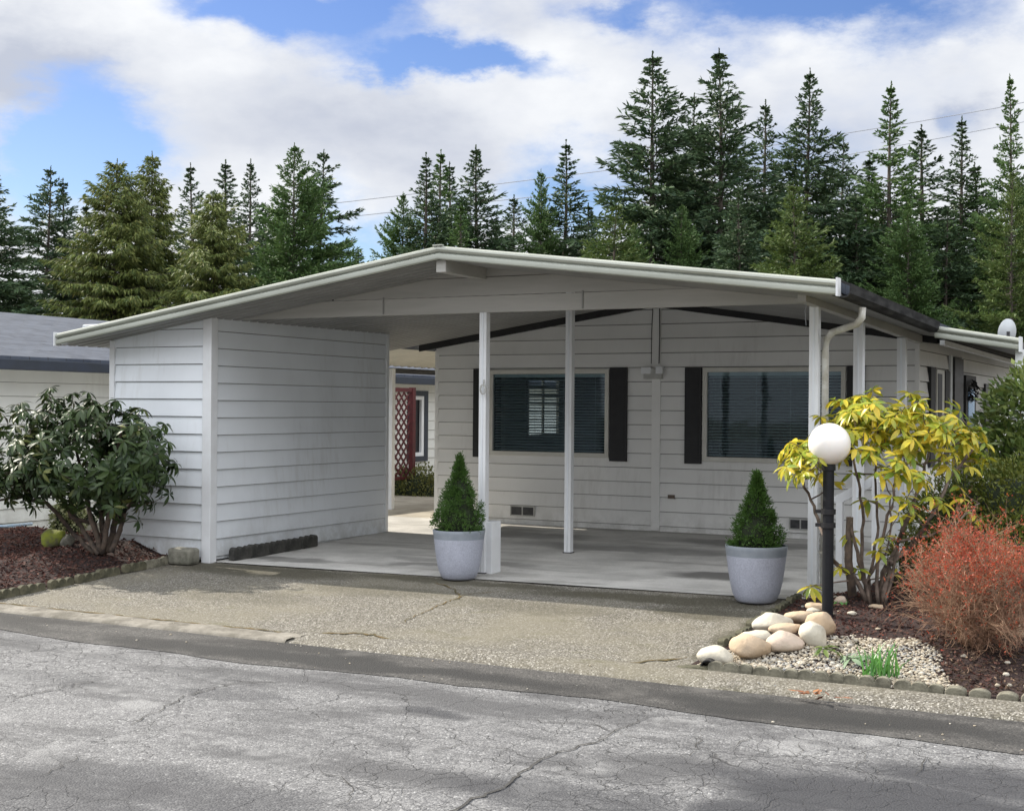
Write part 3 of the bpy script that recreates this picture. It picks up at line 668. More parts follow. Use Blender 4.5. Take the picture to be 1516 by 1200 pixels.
def vent(x0, y0, x1, y1):
    a = wrect(x0, y0, x1, y1); m_ = (a[0]+a[1])/2; z0, z1 = a[2], a[3]; Y0, Y1 = YH-.036, YH-.012
    mb = MB().box(a[0], a[1], Y0, Y1, z0, z0+.016).box(a[0], a[1], Y0, Y1, z1-.016, z1)
    for x in (a[0], m_-.008, a[1]-.016): mb.box(x, x+.016, Y0, Y1, z0+.016, z1-.016)
    v = mb.build('vent', M['box'], hs); MB().box(a[0]+.01, a[1]-.01, YH-.030, YH-.010, z0+.01, z1-.01).build('vent_screen', M['gutter'], v)
vent(757, 748, 793, 763.5); vent(1169, 767, 1203, 784)
a = wrect(966, 462, 978.5, 786); MB().box(a[0], a[1], YH-.034, YH-.012, .105, 2.84).build('seam_cover', M['siding_house'], hs, bevel=.003)
mb = MB().tube([(a[1]-.012, YH-.045, 2.84), (a[1]-.008, YH-.045, 2.5), (a[1]-.014, YH-.045, 2.16)], .007, 6); mb.tube([(a[0]+.01, YH-.045, 2.84), (a[0]-.002, YH-.045, 2.55), (a[0]-.004, YH-.045, 2.16)], .005, 6); mb.build('cable', M['gutter'], hs)
a = wrect(957, 545, 983, 561); b2 = MB().box(a[0], a[1], YH-.10, YH-.034, a[2], a[3]).build('junction_box', M['box'], hs, bevel=.005)
MB().box(a[0]-.03, a[0]+.10, YH-.11, YH-.06, a[3]-.07, a[3]+.012).box(a[1]-.07, a[1]+.02, YH-.11, YH-.06, a[3]-.07, a[3]+.02).build('box_cover', M['trim'], b2, bevel=.005)
a = wrect(990, 732, 1000, 737.5); MB().box(a[0], a[1], YH-.034, YH-.012, a[2], a[3]).build('plate', M['stem_pale'], hs)
# right wall: windows with dark shutters, downspout, door lantern
def rwall(x0, x1, za, zb, m, name, off=.02, d=.03, par=None):
    a = on_x(x0, 600, XHR)[1]; b = on_x(x1, 600, XHR)[1]
    return MB().box(XHR+off, XHR+off+d, a, b, za, zb).build(name, M[m], par or hs, bevel=.003)
rwall(1372, 1379, .95, 2.12, 'black', 'shutter'); f = rwall(1381, 1392, .95, 2.10, 'frame', 'window'); rwall(1382, 1388, 1.0, 2.05, 'pipe_black', 'pane', .045, .01, f); rwall(1393.5, 1400, .95, 2.10, 'black', 'shutter')
rwall(1405, 1418, .05, 2.28, 'gutter', 'door', .02, .05); rwall(1401.5, 1404, .05, 2.3, 'siding', 'door_trim'); rwall(1418, 1420, .05, 2.3, 'siding', 'door_trim')
f = rwall(1422, 1437, .6, 2.08, 'black', 'window', .02, .05); rwall(1425, 1434, .7, 1.9, 'glass', 'pane', .072, .01, f)
rwall(1454, 1464, .9, 2.0, 'gutter', 'shutter')
wr = on_x(1428, 556, XHR); mb = MB()
for k in range(60):
    t = 2*PI*k/60; r_ = .16+random.uniform(-.03, .03); p = Vector((XHR+.12+random.uniform(-.03, .03), wr[1]+r_*math.cos(t)*1.2, 1.88+r_*math.sin(t)*.7)); q = p+Vector((random.uniform(-.05, .05), random.uniform(-.08, .08), random.uniform(-.08, .04)))
    mb.tube([p, q], [.012, .004], 4)
tag(mb.build('door_wreath', M['pipe_black'], org=(XHR+.1, wr[1], 1.88)), 'dark wreath hanging on the side wall beyond the yellow shrub', 'wreath')
rl_ = thing('stair_railing', 'black metal railing of the side steps in front of the sunlit side wall', 'railing', (XHR+1.1, 18.6, 0))
y0 = 17.6; mb = MB().beam((XHR+.95, y0, 1.95), (XHR+.95, 20.8, 1.95), .05, .05)
mb.build('handrail', M['black_metal'], rl_)
for yy in (17.65, 19.2, 20.75): MB().box(XHR+.93, XHR+.97, yy-.02, yy+.02, .05, 1.93).build('post', M['black_metal'], rl_)
mb = MB()
for k in range(14): yy = 17.8+k*.2; mb.box(XHR+.94, XHR+.96, yy-.008, yy+.008, 1.05, 1.93)
mb.box(XHR+.93, XHR+.97, y0, 20.8, 1.03, 1.06); mb.build('balusters', M['black_metal'], rl_)
# white hand rail glimpsed through the yellow shrub
hr = thing('white_handrail', 'white sloping handrail seen between the stems of the yellow shrub', 'handrail', tuple(on_y(1262, 790, 12.9)*[1, 1, 0]))
h0 = on_y(1236, 742, 12.9); h1 = on_y(1300, 708, 12.9)
MB().beam(h0, h1, .05, .085).build('rail', M['trim'], hr, bevel=.004)
MB().box(h0[0]+.02, h0[0]+.08, 12.86, 12.93, float(gz(h0[0], 12.9)), h0[2]).box(h1[0]-.05, h1[0]+.01, 12.86, 12.93, float(gz(h1[0], 12.9)), h1[2]).build('post', M['trim'], hr)

# awning on the left of the house, with its white post
aw = thing('side_awning', 'corrugated metal awning between the two houses, seen through the gap behind the carport', 'awning', (-11.2, 16.2, 0))
ys = np.arange(15.9, 23.0, .05); V = []
for i, y in enumerate(ys):
    dz = .018*math.sin(2*PI*y/.2)
    V += [(-9.6, y, 2.47+dz), (-11.35, y, 2.24+dz)]
F = [(2*i, 2*i+1, 2*i+3, 2*i+2) for i in range(len(ys)-1)]
M['awning'] = plain('awning_cream', (.72, .69, .60), (.62, .6, .52), 3, .5)
put('awning_sheet', npmesh('awning_sheet', V, F), M['awning'], aw, smooth=True)
V = [(x, y, z-.014-.018+dzz) for (x, y, z) in V for dzz in (0,)]
MB().box(-11.34, -11.28, 15.9, 22.95, 2.12, 2.20).build('edge_beam', M['gutter'], aw)
q = on_y(580, 600, 17.3); MB().box(q[0]-.035, q[0]+.035, 17.26, 17.34, 0, 2.18).build('post', M['trim'], aw)

# ============================================================ NEIGHBOURING HOUSE
nb = thing('neighbour_house', 'grey lap sided house with dark shingle roof and navy eaves at the left edge', 'house', (-13.6, 11, 0))
ny0, ny1 = 9.2, 30
nw = (on_x(607.5, 600, -13.6)[1], on_x(626, 600, -13.6)[1], on_x(616, 675, -13.6)[2], on_x(616, 586, -13.6)[2])
mb = MB(); mb.open = True; lap(mb, (-13.6, ny0), (-13.6, ny1), (1, 0), -.3, 2.12, .1775, .10, .014, [(nw[0]-ny0, nw[1]-ny0, nw[2], nw[3])]); mb.build('side_wall', M['siding_neighbour'], nb)
mb = MB(); mb.open = True; lap(mb, (-21.4, ny0), (-13.6, ny0), (0, -1), -.3, 3.1, .1775, .10, .014); mb.build('front_wall', M['siding_neighbour'], nb, cuts=[((-17.5, 0, 2.98), Vector((-.21, 0, 1)).normalized()), ((-17.5, 0, 2.98), Vector((.21, 0, 1)).normalized())])
MB().box(-21.4, -13.7, ny1-.1, ny1, -.3, 2.1).build('rear_wall', M['siding_neighbour'], nb)
MB().box(-21.4, -21.3, ny0+.1, ny1-.1, -.3, 2.1).build('side_wall', M['siding_neighbour'], nb)
mb = MB()
for s in (-1, 1):
    a = [(-17.5, ny0-.5, 3.03), (-17.5+s*4.35, ny0-.5, 2.14), (-17.5+s*4.35, ny1+.4, 2.14), (-17.5, ny1+.4, 3.03)]; bt = [(x, y, z+.05) for x, y, z in a]
    mb.poly(a); mb.poly(bt)
    for i in range(4): mb.poly([a[i], a[(i+1) % 4], bt[(i+1) % 4], bt[i]])
mb.build('roof', M['shingles'], nb)
MB().box(-13.20, -13.10, ny0-.5, ny1+.4, 2.02, 2.15).build('gutter', M['navy'], nb, bevel=.01)
MB().box(-13.60, -13.2, ny0-.5, ny1+.4, 2.10, 2.125).build('soffit', M['trim'], nb)
y0, y1, z0, z1 = nw; fr = MB(); X0 = -13.6; t = .10
fr.box(X0, X0+.05, y0-.12, y1+.12, z0-.10, z0).box(X0, X0+.05, y0-.12, y1+.12, z1, z1+.1).box(X0, X0+.05, y0-.12, y0, z0, z1).box(X0, X0+.05, y1, y1+.12, z0, z1)
f = fr.build('window', M['navy'], nb)
MB().box(X0-.02, X0+.03, y0, y1, z0, z0+.07).box(X0-.02, X0+.03, y0, y1, z1-.07, z1).box(X0-.02, X0+.03, y1-.09, y1, z0+.07, z1-.07).build('sash', M['trim'], f)
MB().box(X0-.05, X0-.03, y0, y1, z0, z1).build('pane', M['pipe_black'], f)
q = on_x(147, 482, -15.0); MB().box(-15.15, -14.8, q[1]-.2, q[1]+.5, q[2]-.12, q[2]+.01).build('roof_vent', M['dish'], nb, bevel=.02)
# lattice
lt = thing('lattice_screen', 'dark red diamond lattice screen standing beside the neighbouring window', 'trellis', tuple(on_x(595, 700, -12.6)*[1, 1, 0]))
ya, yb = on_x(574, 600, -12.6)[1], on_x(606, 600, -12.6)[1]; za, zb = on_x(600, 705, -12.6)[2], on_x(600, 580, -12.6)[2]
mb = MB(); w = yb-ya; h = zb-za; st = .17
for s in (1, -1):
    k = -h
    while k < w+h:
        p0, p1 = (k, 0), (k+h, h)
        if p0[0] < 0: p0 = (0, -k)
        if p1[0] > w: p1 = (w, w-k)
        if p0[1] < h-.05 and p1[1] > p0[1]+.05 and p0[0] < w-.05:
            A_ = lambda p: (-12.6+.01*s, ya+(p[0] if s > 0 else w-p[0]), za+p[1])
            mb.beam(A_(p0), A_(p1), .035, .012, up=(1, 0, 0))
        k += st
mb.build('lattice_slats', M['lattice'], lt)
MB().box(-12.63, -12.57, ya-.04, yb+.04, zb, zb+.07).build('frame_rail', M['lattice'], lt); MB().box(-12.63, -12.57, ya-.04, yb+.04, za-.05, za).build('frame_rail', M['lattice'], lt)
MB().box(-12.64, -12.56, yb+.05, yb+.15, float(gz(-12.6, yb))-.02, zb+.08).build('post', M['lattice'], lt)
# coiled hose / pipe bundle by the neighbour's wall
pb = on_g(15, 792, -.0); hz = MB(); r = random.Random(4)
for k in range(4): hz.tube([(-13.35+.0*k, 9.6, pb[2]-.05+.045*k+.0), (-13.3, 11.4, pb[2]-.05+.045*k), (-13.3, on_x(42+r.randint(-6, 6), 790, -13.3)[1], pb[2]-.05+.045*k)], .022, 8)
M['pipe_white'] = plain('pale_blue_pipe', (.62, .70, .78), (.25, .42, .6), 9, .4)
tag(hz.build('pipe_stack', M['pipe_white'], org=(-13.3, 10.5, pb[2]-.07), smooth=True), 'stack of white and pale blue pipes lying along the base of the grey neighbouring wall', 'pipes')
# ============================================================ BEDS
def ss(t): t = np.clip(t, 0, 1); return t*t*(3-2*t)
def lump(x, y): return .012*np.sin(x*7.1+np.sin(y*5))+.012*np.sin(y*8.3+1.3*np.sin(x*4))+.006*np.sin(x*23+y*17)
def bedR(x, y): return gz(x, y)+.015+ss((x+3.12)/.5)*ss((y-8.42)/.8)*(.10+lump(x, y))
def bedL(x, y): return gz(x, y)+.01+ss((-9.48-x)/.8)*(.15*ss((12.4-y)/1.3)+lump(x, y))
def on_f(px, py, f, dz=0.0):
    z = .05
    for _ in range(25): p = on_z(px, py, z); z = .5*z+.5*(float(f(p[0], p[1]))+dz)
    return on_z(px, py, z)
grid('mulch_bed', -3.13, 4.5, 8.44, 13.6, 110, 80, bedR, M['mulch'], inside=lambda x, y: (y < 10.95) | (x > -2.6))
grid('mulch_bed', -14.0, -9.50, 6.9+1.35, 12.3, 80, 70, bedL, M['mulch'], inside=lambda x, y: (y < 10.9) | (x < -10.5))

def unit(a): return a/(np.linalg.norm(a, axis=-1, keepdims=True)+1e-9)
def rdir(n): return unit(rng.normal(size=(n, 3)))
def cards(P, D, L, W, up=None, roll=1.0):       # leaf-shaped quads
    n = len(P); N = rdir(n)*roll+(0 if up is None else np.array(up)*(1-roll)); S = unit(np.cross(D, N)); L = np.broadcast_to(L, n)[:, None]; W = np.broadcast_to(W, n)[:, None]
    V = np.stack([P, P+D*L*.45+S*W/2, P+D*L, P+D*L*.45-S*W/2], 1).reshape(-1, 3)
    return V, np.arange(4*n).reshape(n, 4)
def join(parts):
    V = []; F = []; o = 0
    for v, f in parts: V.append(v); F.append(f+o); o += len(v)
    return np.concatenate(V), np.concatenate(F)
M['chips'] = leafmat('mulch_chips', [(.030, .012, .011), (.075, .030, .024), (.13, .065, .05), (.05, .022, .018), (.24, .15, .11)], .85, 0, .2)
M['chips_brown'] = leafmat('brown_mulch_chips', [(.022, .016, .012), (.07, .045, .03), (.045, .03, .02), (.15, .10, .07), (.30, .22, .15)], .85, 0, .2)
def scatter_chips(name, n, x0, x1, y0, y1, f, keep, m, size=.032):
    x = rng.uniform(x0, x1, n*2); y = rng.uniform(y0, y1, n*2); k = keep(x, y); x, y = x[k][:n], y[k][:n]
    P = np.stack([x, y, f(x, y)+rng.uniform(-.004, .014, len(x))], -1); D = rdir(len(x)); D[:, 2] *= .35; D = unit(D)
    V, F = cards(P, D, rng.uniform(.4, 1.5, len(x))*size, rng.uniform(.3, .7, len(x))*size*.8, up=(0, 0, 1), roll=.55)
    return tag(put(name, npmesh(name, V, F), m), kind='stuff')
gravel_poly = [tuple(on_f(x, y, bedR)[:2]) for x, y in [(1035, 985), (1075, 962), (1160, 962), (1200, 948), (1262, 944), (1350, 946), (1385, 965), (1392, 995), (1420, 1024), (1385, 1036), (1240, 1016), (1110, 1000)]]
def inpoly(x, y, poly=gravel_poly):
    x = np.asarray(x); y = np.asarray(y); c = np.zeros(x.shape, bool); n = len(poly)
    for i in range(n):
        (xa, ya), (xb, yb) = poly[i], poly[(i+1) % n]
        h = ((ya > y) != (yb > y)) & (x < (xb-xa)*(y-ya)/(yb-ya+1e-12)+xa); c ^= h
    return c
tag(scatter_chips('mulch', 15000, -3.05, 1.2, 8.52, 11.6, bedR, lambda x, y: ~inpoly(x, y) & ((y > 9.25) | (x < -1.2)) & ((y < 10.95) | (x > -2.55)), M['chips']), 'reddish brown bark mulch covering the right hand bed', 'mulch')
tag(scatter_chips('mulch', 6500, -1.75, 1.0, 8.50, 9.5, bedR, lambda x, y: ~inpoly(x, y), M['chips_brown'], .028), 'dark brown mulch in front of the red twig shrub', 'mulch')
tag(scatter_chips('mulch', 17000, -12.6, -9.56, 8.35, 11.9, bedL, lambda x, y: (y < 10.88) | (x < -10.55), M['chips'], .04), 'reddish brown bark mulch covering the left hand bed', 'mulch')
# pebbles
def ico():
    t = (1+5**.5)/2; V = np.array([(-1, t, 0), (1, t, 0), (-1, -t, 0), (1, -t, 0), (0, -1, t), (0, 1, t), (0, -1, -t), (0, 1, -t), (t, 0, -1), (t, 0, 1), (-t, 0, -1), (-t, 0, 1)], float)
    F = np.array([(0, 11, 5), (0, 5, 1), (0, 1, 7), (0, 7, 10), (0, 10, 11), (1, 5, 9), (5, 11, 4), (11, 10, 2), (10, 7, 6), (7, 1, 8), (3, 9, 4), (3, 4, 2), (3, 2, 6), (3, 6, 8), (3, 8, 9), (4, 9, 5), (2, 4, 11), (6, 2, 10), (8, 6, 7), (9, 8, 1)])
    return unit(V), F
IV, IF = ico()
def blobs(P, r, flat=.6):
    n = len(P); sc = rng.uniform(.7, 1.3, (n, 1, 3))*np.array([1, 1, flat])*np.asarray(r).reshape(-1, 1, 1); a = rng.uniform(0, 2*PI, n); c, s_ = np.cos(a), np.sin(a)
    v = IV[None]*sc; v = np.stack([v[..., 0]*c[:, None]-v[..., 1]*s_[:, None], v[..., 0]*s_[:, None]+v[..., 1]*c[:, None], v[..., 2]], -1)+P[:, None]
    return v.reshape(-1, 3), (IF[None]+12*np.arange(n)[:, None, None]).reshape(-1, 3)
M['pebbles'] = leafmat('mixed_pebbles', [(.13, .125, .12), (.42, .36, .27), (.28, .24, .18), (.52, .48, .40), (.19, .20, .21), (.36, .27, .19)], .7, 0, .4)
n = 11000; gx = rng.uniform(-3.1, -1.2, n); gy = rng.uniform(8.45, 9.6, n); k = inpoly(gx+rng.normal(0, .02, n), gy+rng.normal(0, .02, n)); gx, gy = gx[k], gy[k]
P = np.stack([gx, gy, bedR(gx, gy)+rng.uniform(0, .012, len(gx))], -1); V, F = blobs(P, rng.uniform(.006, .014, len(gx))*np.where(rng.random(len(gx)) > .95, 1.7, 1))
tag(put('pebble_gravel', npmesh('pebble_gravel', V, F), M['pebbles'], smooth=True), 'mixed cream and grey pebbles spread in the corner of the right bed', 'gravel', kind='stuff')
n = 60; gx = rng.uniform(-3.0, .2, n); gy = rng.uniform(8.5, 10.8, n); P = np.stack([gx, gy, bedR(gx, gy)+.008], -1); V, F = blobs(P, rng.uniform(.010, .022, n))
tag(put('stray_pebbles', npmesh('stray_pebbles', V, F), M['pebbles'], smooth=True), 'stray pale pebbles scattered over the mulch', 'pebbles', kind='stuff')
n = 420; gx = rng.uniform(-9, 1.0, n); gy = rng.uniform(7.3, 8.6, n); zz = np.where(gy < 8.05, -.112, gz(gx, gy)+.01); zz = np.where((gy > 8.02) & (gy < 8.45), -.07, zz); P = np.stack([gx, gy, zz], -1)[rng.random(n) < .22]
V, F = blobs(P, rng.uniform(.003, .009, len(P))); tag(put('loose_grit', npmesh('loose_grit', V, F), M['pebbles'], smooth=True), 'loose grit along the kerb and gutter', 'grit', kind='stuff')

# river rocks
def sph(nu=22, nv=14):
    V = [(math.sin(PI*j/nv)*math.cos(2*PI*i/nu), math.sin(PI*j/nv)*math.sin(2*PI*i/nu), math.cos(PI*j/nv)) for j in range(nv+1) for i in range(nu)]
    F = [(j*nu+i, (j+1)*nu+i, (j+1)*nu+(i+1) % nu, j*nu+(i+1) % nu) for j in range(nv) for i in range(nu)]
    return np.array(V), np.array(F)
SV, SF = sph()
def rock(px, py, w, h, m, label, f=bedR, name='river_rock', group='river rocks edging the right bed', ang=.35, depth=1.0, cat='rock'):
    base = on_f(px, py+h/2-2, f); Z = base[:2]@FW; s = Z/FPX; rx = w*s/2; rz = h*s/2*1.05; ry = rx*.72*depth
    ctr = base+np.array([0, 0, rz*.80]); ctr[:2] += FW*ry*.35
    r = np.random.default_rng(int(px*7+py)); v = SV.copy()
    for q_ in range(14):
        d = unit(r.normal(size=3)); v = v*(1+(.07 if q_ < 9 else .018)*np.sin((3.0 if q_ < 9 else 9)*(v@d)+r.uniform(0, 6)))[:, None]
    for _ in range(int(5+ang*8)):              # flattened facets
        d = unit(r.normal(size=3)); cut = r.uniform(.80, .93)-ang*.12; q = v@d; v = v-np.maximum(q-cut, 0)[:, None]*d*.85
    v = v*[rx, ry, rz]; a = YAW+r.uniform(-.25, .25); c, s_ = math.cos(a), math.sin(a)
    v = np.stack([v[:, 0]*c-v[:, 1]*s_, v[:, 0]*s_+v[:, 1]*c, v[:, 2]], -1)+ctr
    return tag(put(name, npmesh(name, v, SF), M[m], org=(ctr[0], ctr[1], ctr[2]-rz), smooth=True), label, cat, group)
rock(1059, 972, 62, 31, 'rock_pale', 'whitish rough river rock at the road corner above the black pipe', ang=.6)
rock(1110, 961, 74, 35, 'rock_warm', 'large orange-tan river rock between the whitish rock and the pinkish rock')
rock(1163, 950, 56, 34, 'rock_pink', 'smooth pinkish oval river rock next to the pebbles')
rock(1202, 938, 47, 37, 'rock_pale', 'round cream river rock nearest the lamp post side of the pebbles')
rock(1214, 924, 46, 40, 'rock_warm', 'tan river rock tucked behind the round cream one at the lamp post')
rock(1144, 923, 62, 38, 'rock_pale', 'tall angular pale rock at the driveway edge', ang=1)
rock(1160, 932, 52, 18, 'rock_warm', 'flat rust coloured rock wedged below the angular pale rock')
rock(1186, 915, 40, 24, 'rock_warm', 'tan river rock at the back of the row')
rock(1116, 943, 42, 24, 'rock_pale', 'small grey-white rock between the orange-tan rock and the angular one')
rock(1209, 899, 28, 15, 'rock_warm', 'small buff stone behind the lamp post base', group='small stones around the lamp post')
rock(1204, 905, 20, 10, 'rock_pale', 'small whitish stone left of the lamp post base', group='small stones around the lamp post')
rock(1245, 890, 20, 12, 'rock_pink', 'small pinkish stone right of the lamp post', group='small stones around the lamp post')
rock(1261, 909, 14, 7, 'rock_pale', 'tiny white stone on the mulch right of the lamp post', group='small stones around the lamp post')
rock(1297, 899, 24, 8, 'rock_warm', 'flat reddish stone at the foot of the yellow shrub', group='small stones around the lamp post')
rock(1488, 872, 66, 52, 'rock_pale', 'large pale boulder behind the red twig shrub', name='boulder', group=None, ang=.6)
rock(1497, 932, 44, 26, 'rock_warm', 'buff rock right of the red twig shrub base', name='boulder', group=None, ang=.8)
rock(77, 797, 44, 30, 'moss_rock', 'moss covered yellow-green rock at the back of the left bed', bedL, 'mossy_rock', None, .6)
rock(98, 800, 26, 20, 'concrete_block', 'grey rock beside the mossy rock in the left bed', bedL, 'garden_rock', None, .6)
rock(108, 797, 14, 12, 'rock_pink', 'small pinkish stone behind the left shrub', bedL, 'garden_rock', None, .6)

# scalloped edging blocks
def edging(name_m, L=.30, H=.085, T=.05, k=3, label='', group='', cat='edging block'):
    n = 10; pts = [(-L/2+.004, 0)]
    for i in range(k):
        for j in range(n+1):
            a = PI-PI*j/n; pts.append((-L/2+L/k*(i+.5)+math.cos(a)*L/k/2*.94, H*.66+math.sin(a)*H*.34))
    pts.append((L/2-.004, 0)); m = len(pts); b = MB()
    for y in (-T/2, T/2): b.v += [(x, y, z) for x, z in pts]
    b.f += [tuple(range(m)), tuple(reversed(range(m, 2*m)))]+[(i, (i+1) % m, m+(i+1) % m, m+i) for i in range(m)]
    o = b.build('edging_block', M[name_m], bevel=.006); return tag(o, label, cat, group)
def place_row(proto, p0, p1, f, step, dz=-.01, wob=.015):
    p0 = np.array(p0[:2]); p1 = np.array(p1[:2]); L = np.linalg.norm(p1-p0); n = max(1, round(L/step)); a = math.atan2(*(p1-p0)[::-1]); first = True
    for i in range(n):
        q = p0+(p1-p0)*(i+.5)/n; o = proto if first else proto.copy()
        if not first: COL.objects.link(o)
        first = False
        o.location = (q[0]+random.uniform(-wob, wob), q[1]+random.uniform(-wob, wob), float(f(q[0], q[1]))+dz+random.uniform(-.006, .006))
        o.rotation_euler = (random.uniform(-.06, .06), random.uniform(-.03, .03), a+random.uniform(-.05, .05))
place_row(edging('edging_moss', label='mossy scalloped concrete edging block along the front of the left mulch bed', group='left bed edging'), (-9.50, 8.40), (-9.50, 10.30), gz, .31, .0)
place_row(edging('edging_pale', label='bare pale scalloped edging block beside the storage room end of the left bed', group='pale left bed edging', L=.26), (-9.50, 10.32), (-9.50, 10.80), gz, .25, .0)
place_row(edging('edging_moss', label='mossy scalloped edging block along the driveway side of the right bed', group='right bed side edging', H=.07), (-3.10, 8.75), (-3.10, 11.0), gz, .31, -.01)
pe0 = on_g(1045, 1000); place_row(edging('edging_pale', label='scalloped concrete edging block between the pebbles and the road', group='right bed front edging', H=.095), (-2.98, 8.45), (-1.5, 8.46), gz, .31, -.02)
place_row(edging('edging_pale', label='single rounded edging stone between the brown mulch and the road', group='rounded stones of the right bed', L=.125, H=.085, T=.07, k=1), (-1.48, 8.46), (1.2, 8.47), gz, .135, -.02)
place_row(edging('edging_black', label='dark scalloped block standing loose against the storage room wall inside the carport', group='loose blocks by the storage wall', L=.30, H=.13, T=.07), (-9.02, 11.05), (-9.02, 12.5), gz, .31, .01)
bl = on_g(286, 833); MB().box(-.14, .14, -.09, .09, 0, .165).build('concrete_block', M['concrete_block'], bevel=.03)
o = bpy.data.objects['concrete_block']; o.location = (bl[0]-.02, bl[1]-.12, float(gz(bl[0], bl[1]))); o.rotation_euler = (0, 0, .08); tag(o, 'rough grey concrete block leaning at the white storage corner', 'block')
# drain pipe end
dp = on_g(1041, 1000); mb = MB(); N_ = 20
def ring(r, y): return [(r*math.cos(2*PI*k/N_), y, r*math.sin(2*PI*k/N_)+.048) for k in range(N_)]
mb.v += ring(.048, 0)+ring(.040, 0)+ring(.048, .5)+ring(.040, .5)
for k in range(N_):
    k2 = (k+1) % N_; mb.f += [(k, k2, N_+k2, N_+k), (k, k2, 2*N_+k2, 2*N_+k), (N_+k, N_+k2, 3*N_+k2, 3*N_+k)]
o = mb.build('drain_pipe', M['pipe_black'], smooth=True, autosmooth=True); o.location = (dp[0]-.0, 8.42, float(gz(dp[0], 8.42))-.01); o.rotation_euler = (0, 0, .15); tag(o, 'end of a black plastic drain pipe under the corner rock', 'pipe')
MB().box(-.12, .12, -.05, .05, 0, .05).build('edging_fragment', M['edging_moss'], bevel=.02); o = bpy.data.objects['edging_fragment']; q = on_g(1026, 996); o.location = (q[0], q[1]+.03, q[2]-.005); o.rotation_euler = (0, 0, .7); tag(o, 'broken mossy edging piece left of the drain pipe', 'edging block')
# fallen leaves
M['dead_leaf'] = leafmat('dead_leaf', [(.30, .07, .03), (.35, .16, .07), (.16, .05, .03)], .8, .1)
n = 16; lx, ly = on_z(1210, 1036, -.10)[:2]; x = lx+rng.normal(0, .10, n); y = ly+rng.normal(0, .02, n); P = np.stack([x, y, np.full(n, -.062)], -1); D = rdir(n); D[:, 2] *= .2
V, F = cards(P, unit(D), .07, .03, up=(0, 0, 1), roll=.3); tag(put('fallen_leaves', npmesh('fallen_leaves', V, F), M['dead_leaf']), 'few rust red fallen leaves on the kerb below the pebbles', 'leaves', kind='stuff')

# ============================================================ LAMP
lb = on_f(1225, 912, bedR); lz = lb[2]; lx, ly = lb[0], lb[1]; Zl = lb[:2]@FW
gc = at_depth(1228, 657, Zl); pt = at_depth(1227, 686, Zl); rg = 31*Zl/FPX
lm = thing('lamp_post', 'black garden lamp post with a white opal globe in the right bed', 'lamp post', (lx, ly, lz-.02))
MB().lathe([(.040, 0), (.040, pt[2]-lz-.03), (.050, pt[2]-lz-.028), (.050, pt[2]-lz), (.046, pt[2]-lz+.03)], (lx, ly, lz-.02), 24).build('pole', M['black_metal'], lm, smooth=True, autosmooth=True)
mb = MB(); prof = [(max(.001, rg*math.sin(PI*k/24)), -rg*math.cos(PI*k/24)) for k in range(25) if rg*math.sin(PI*k/24) > .03 or k > 12]
mb.lathe(prof, (gc[0], gc[1], gc[2]), 40).build('globe', M['globe'], lm, smooth=True)
for py in (757, 777):
    q = at_depth(1225, py, Zl); mb = MB().lathe([(.046, -.018), (.053, -.018), (.053, .018), (.046, .018)], (lx, ly, q[2]), 20); mb.box(lx-.09, lx-.045, ly-.02, ly+.02, q[2]-.012, q[2]+.012)
    mb.build('clamp', M['pipe_black'], lm)
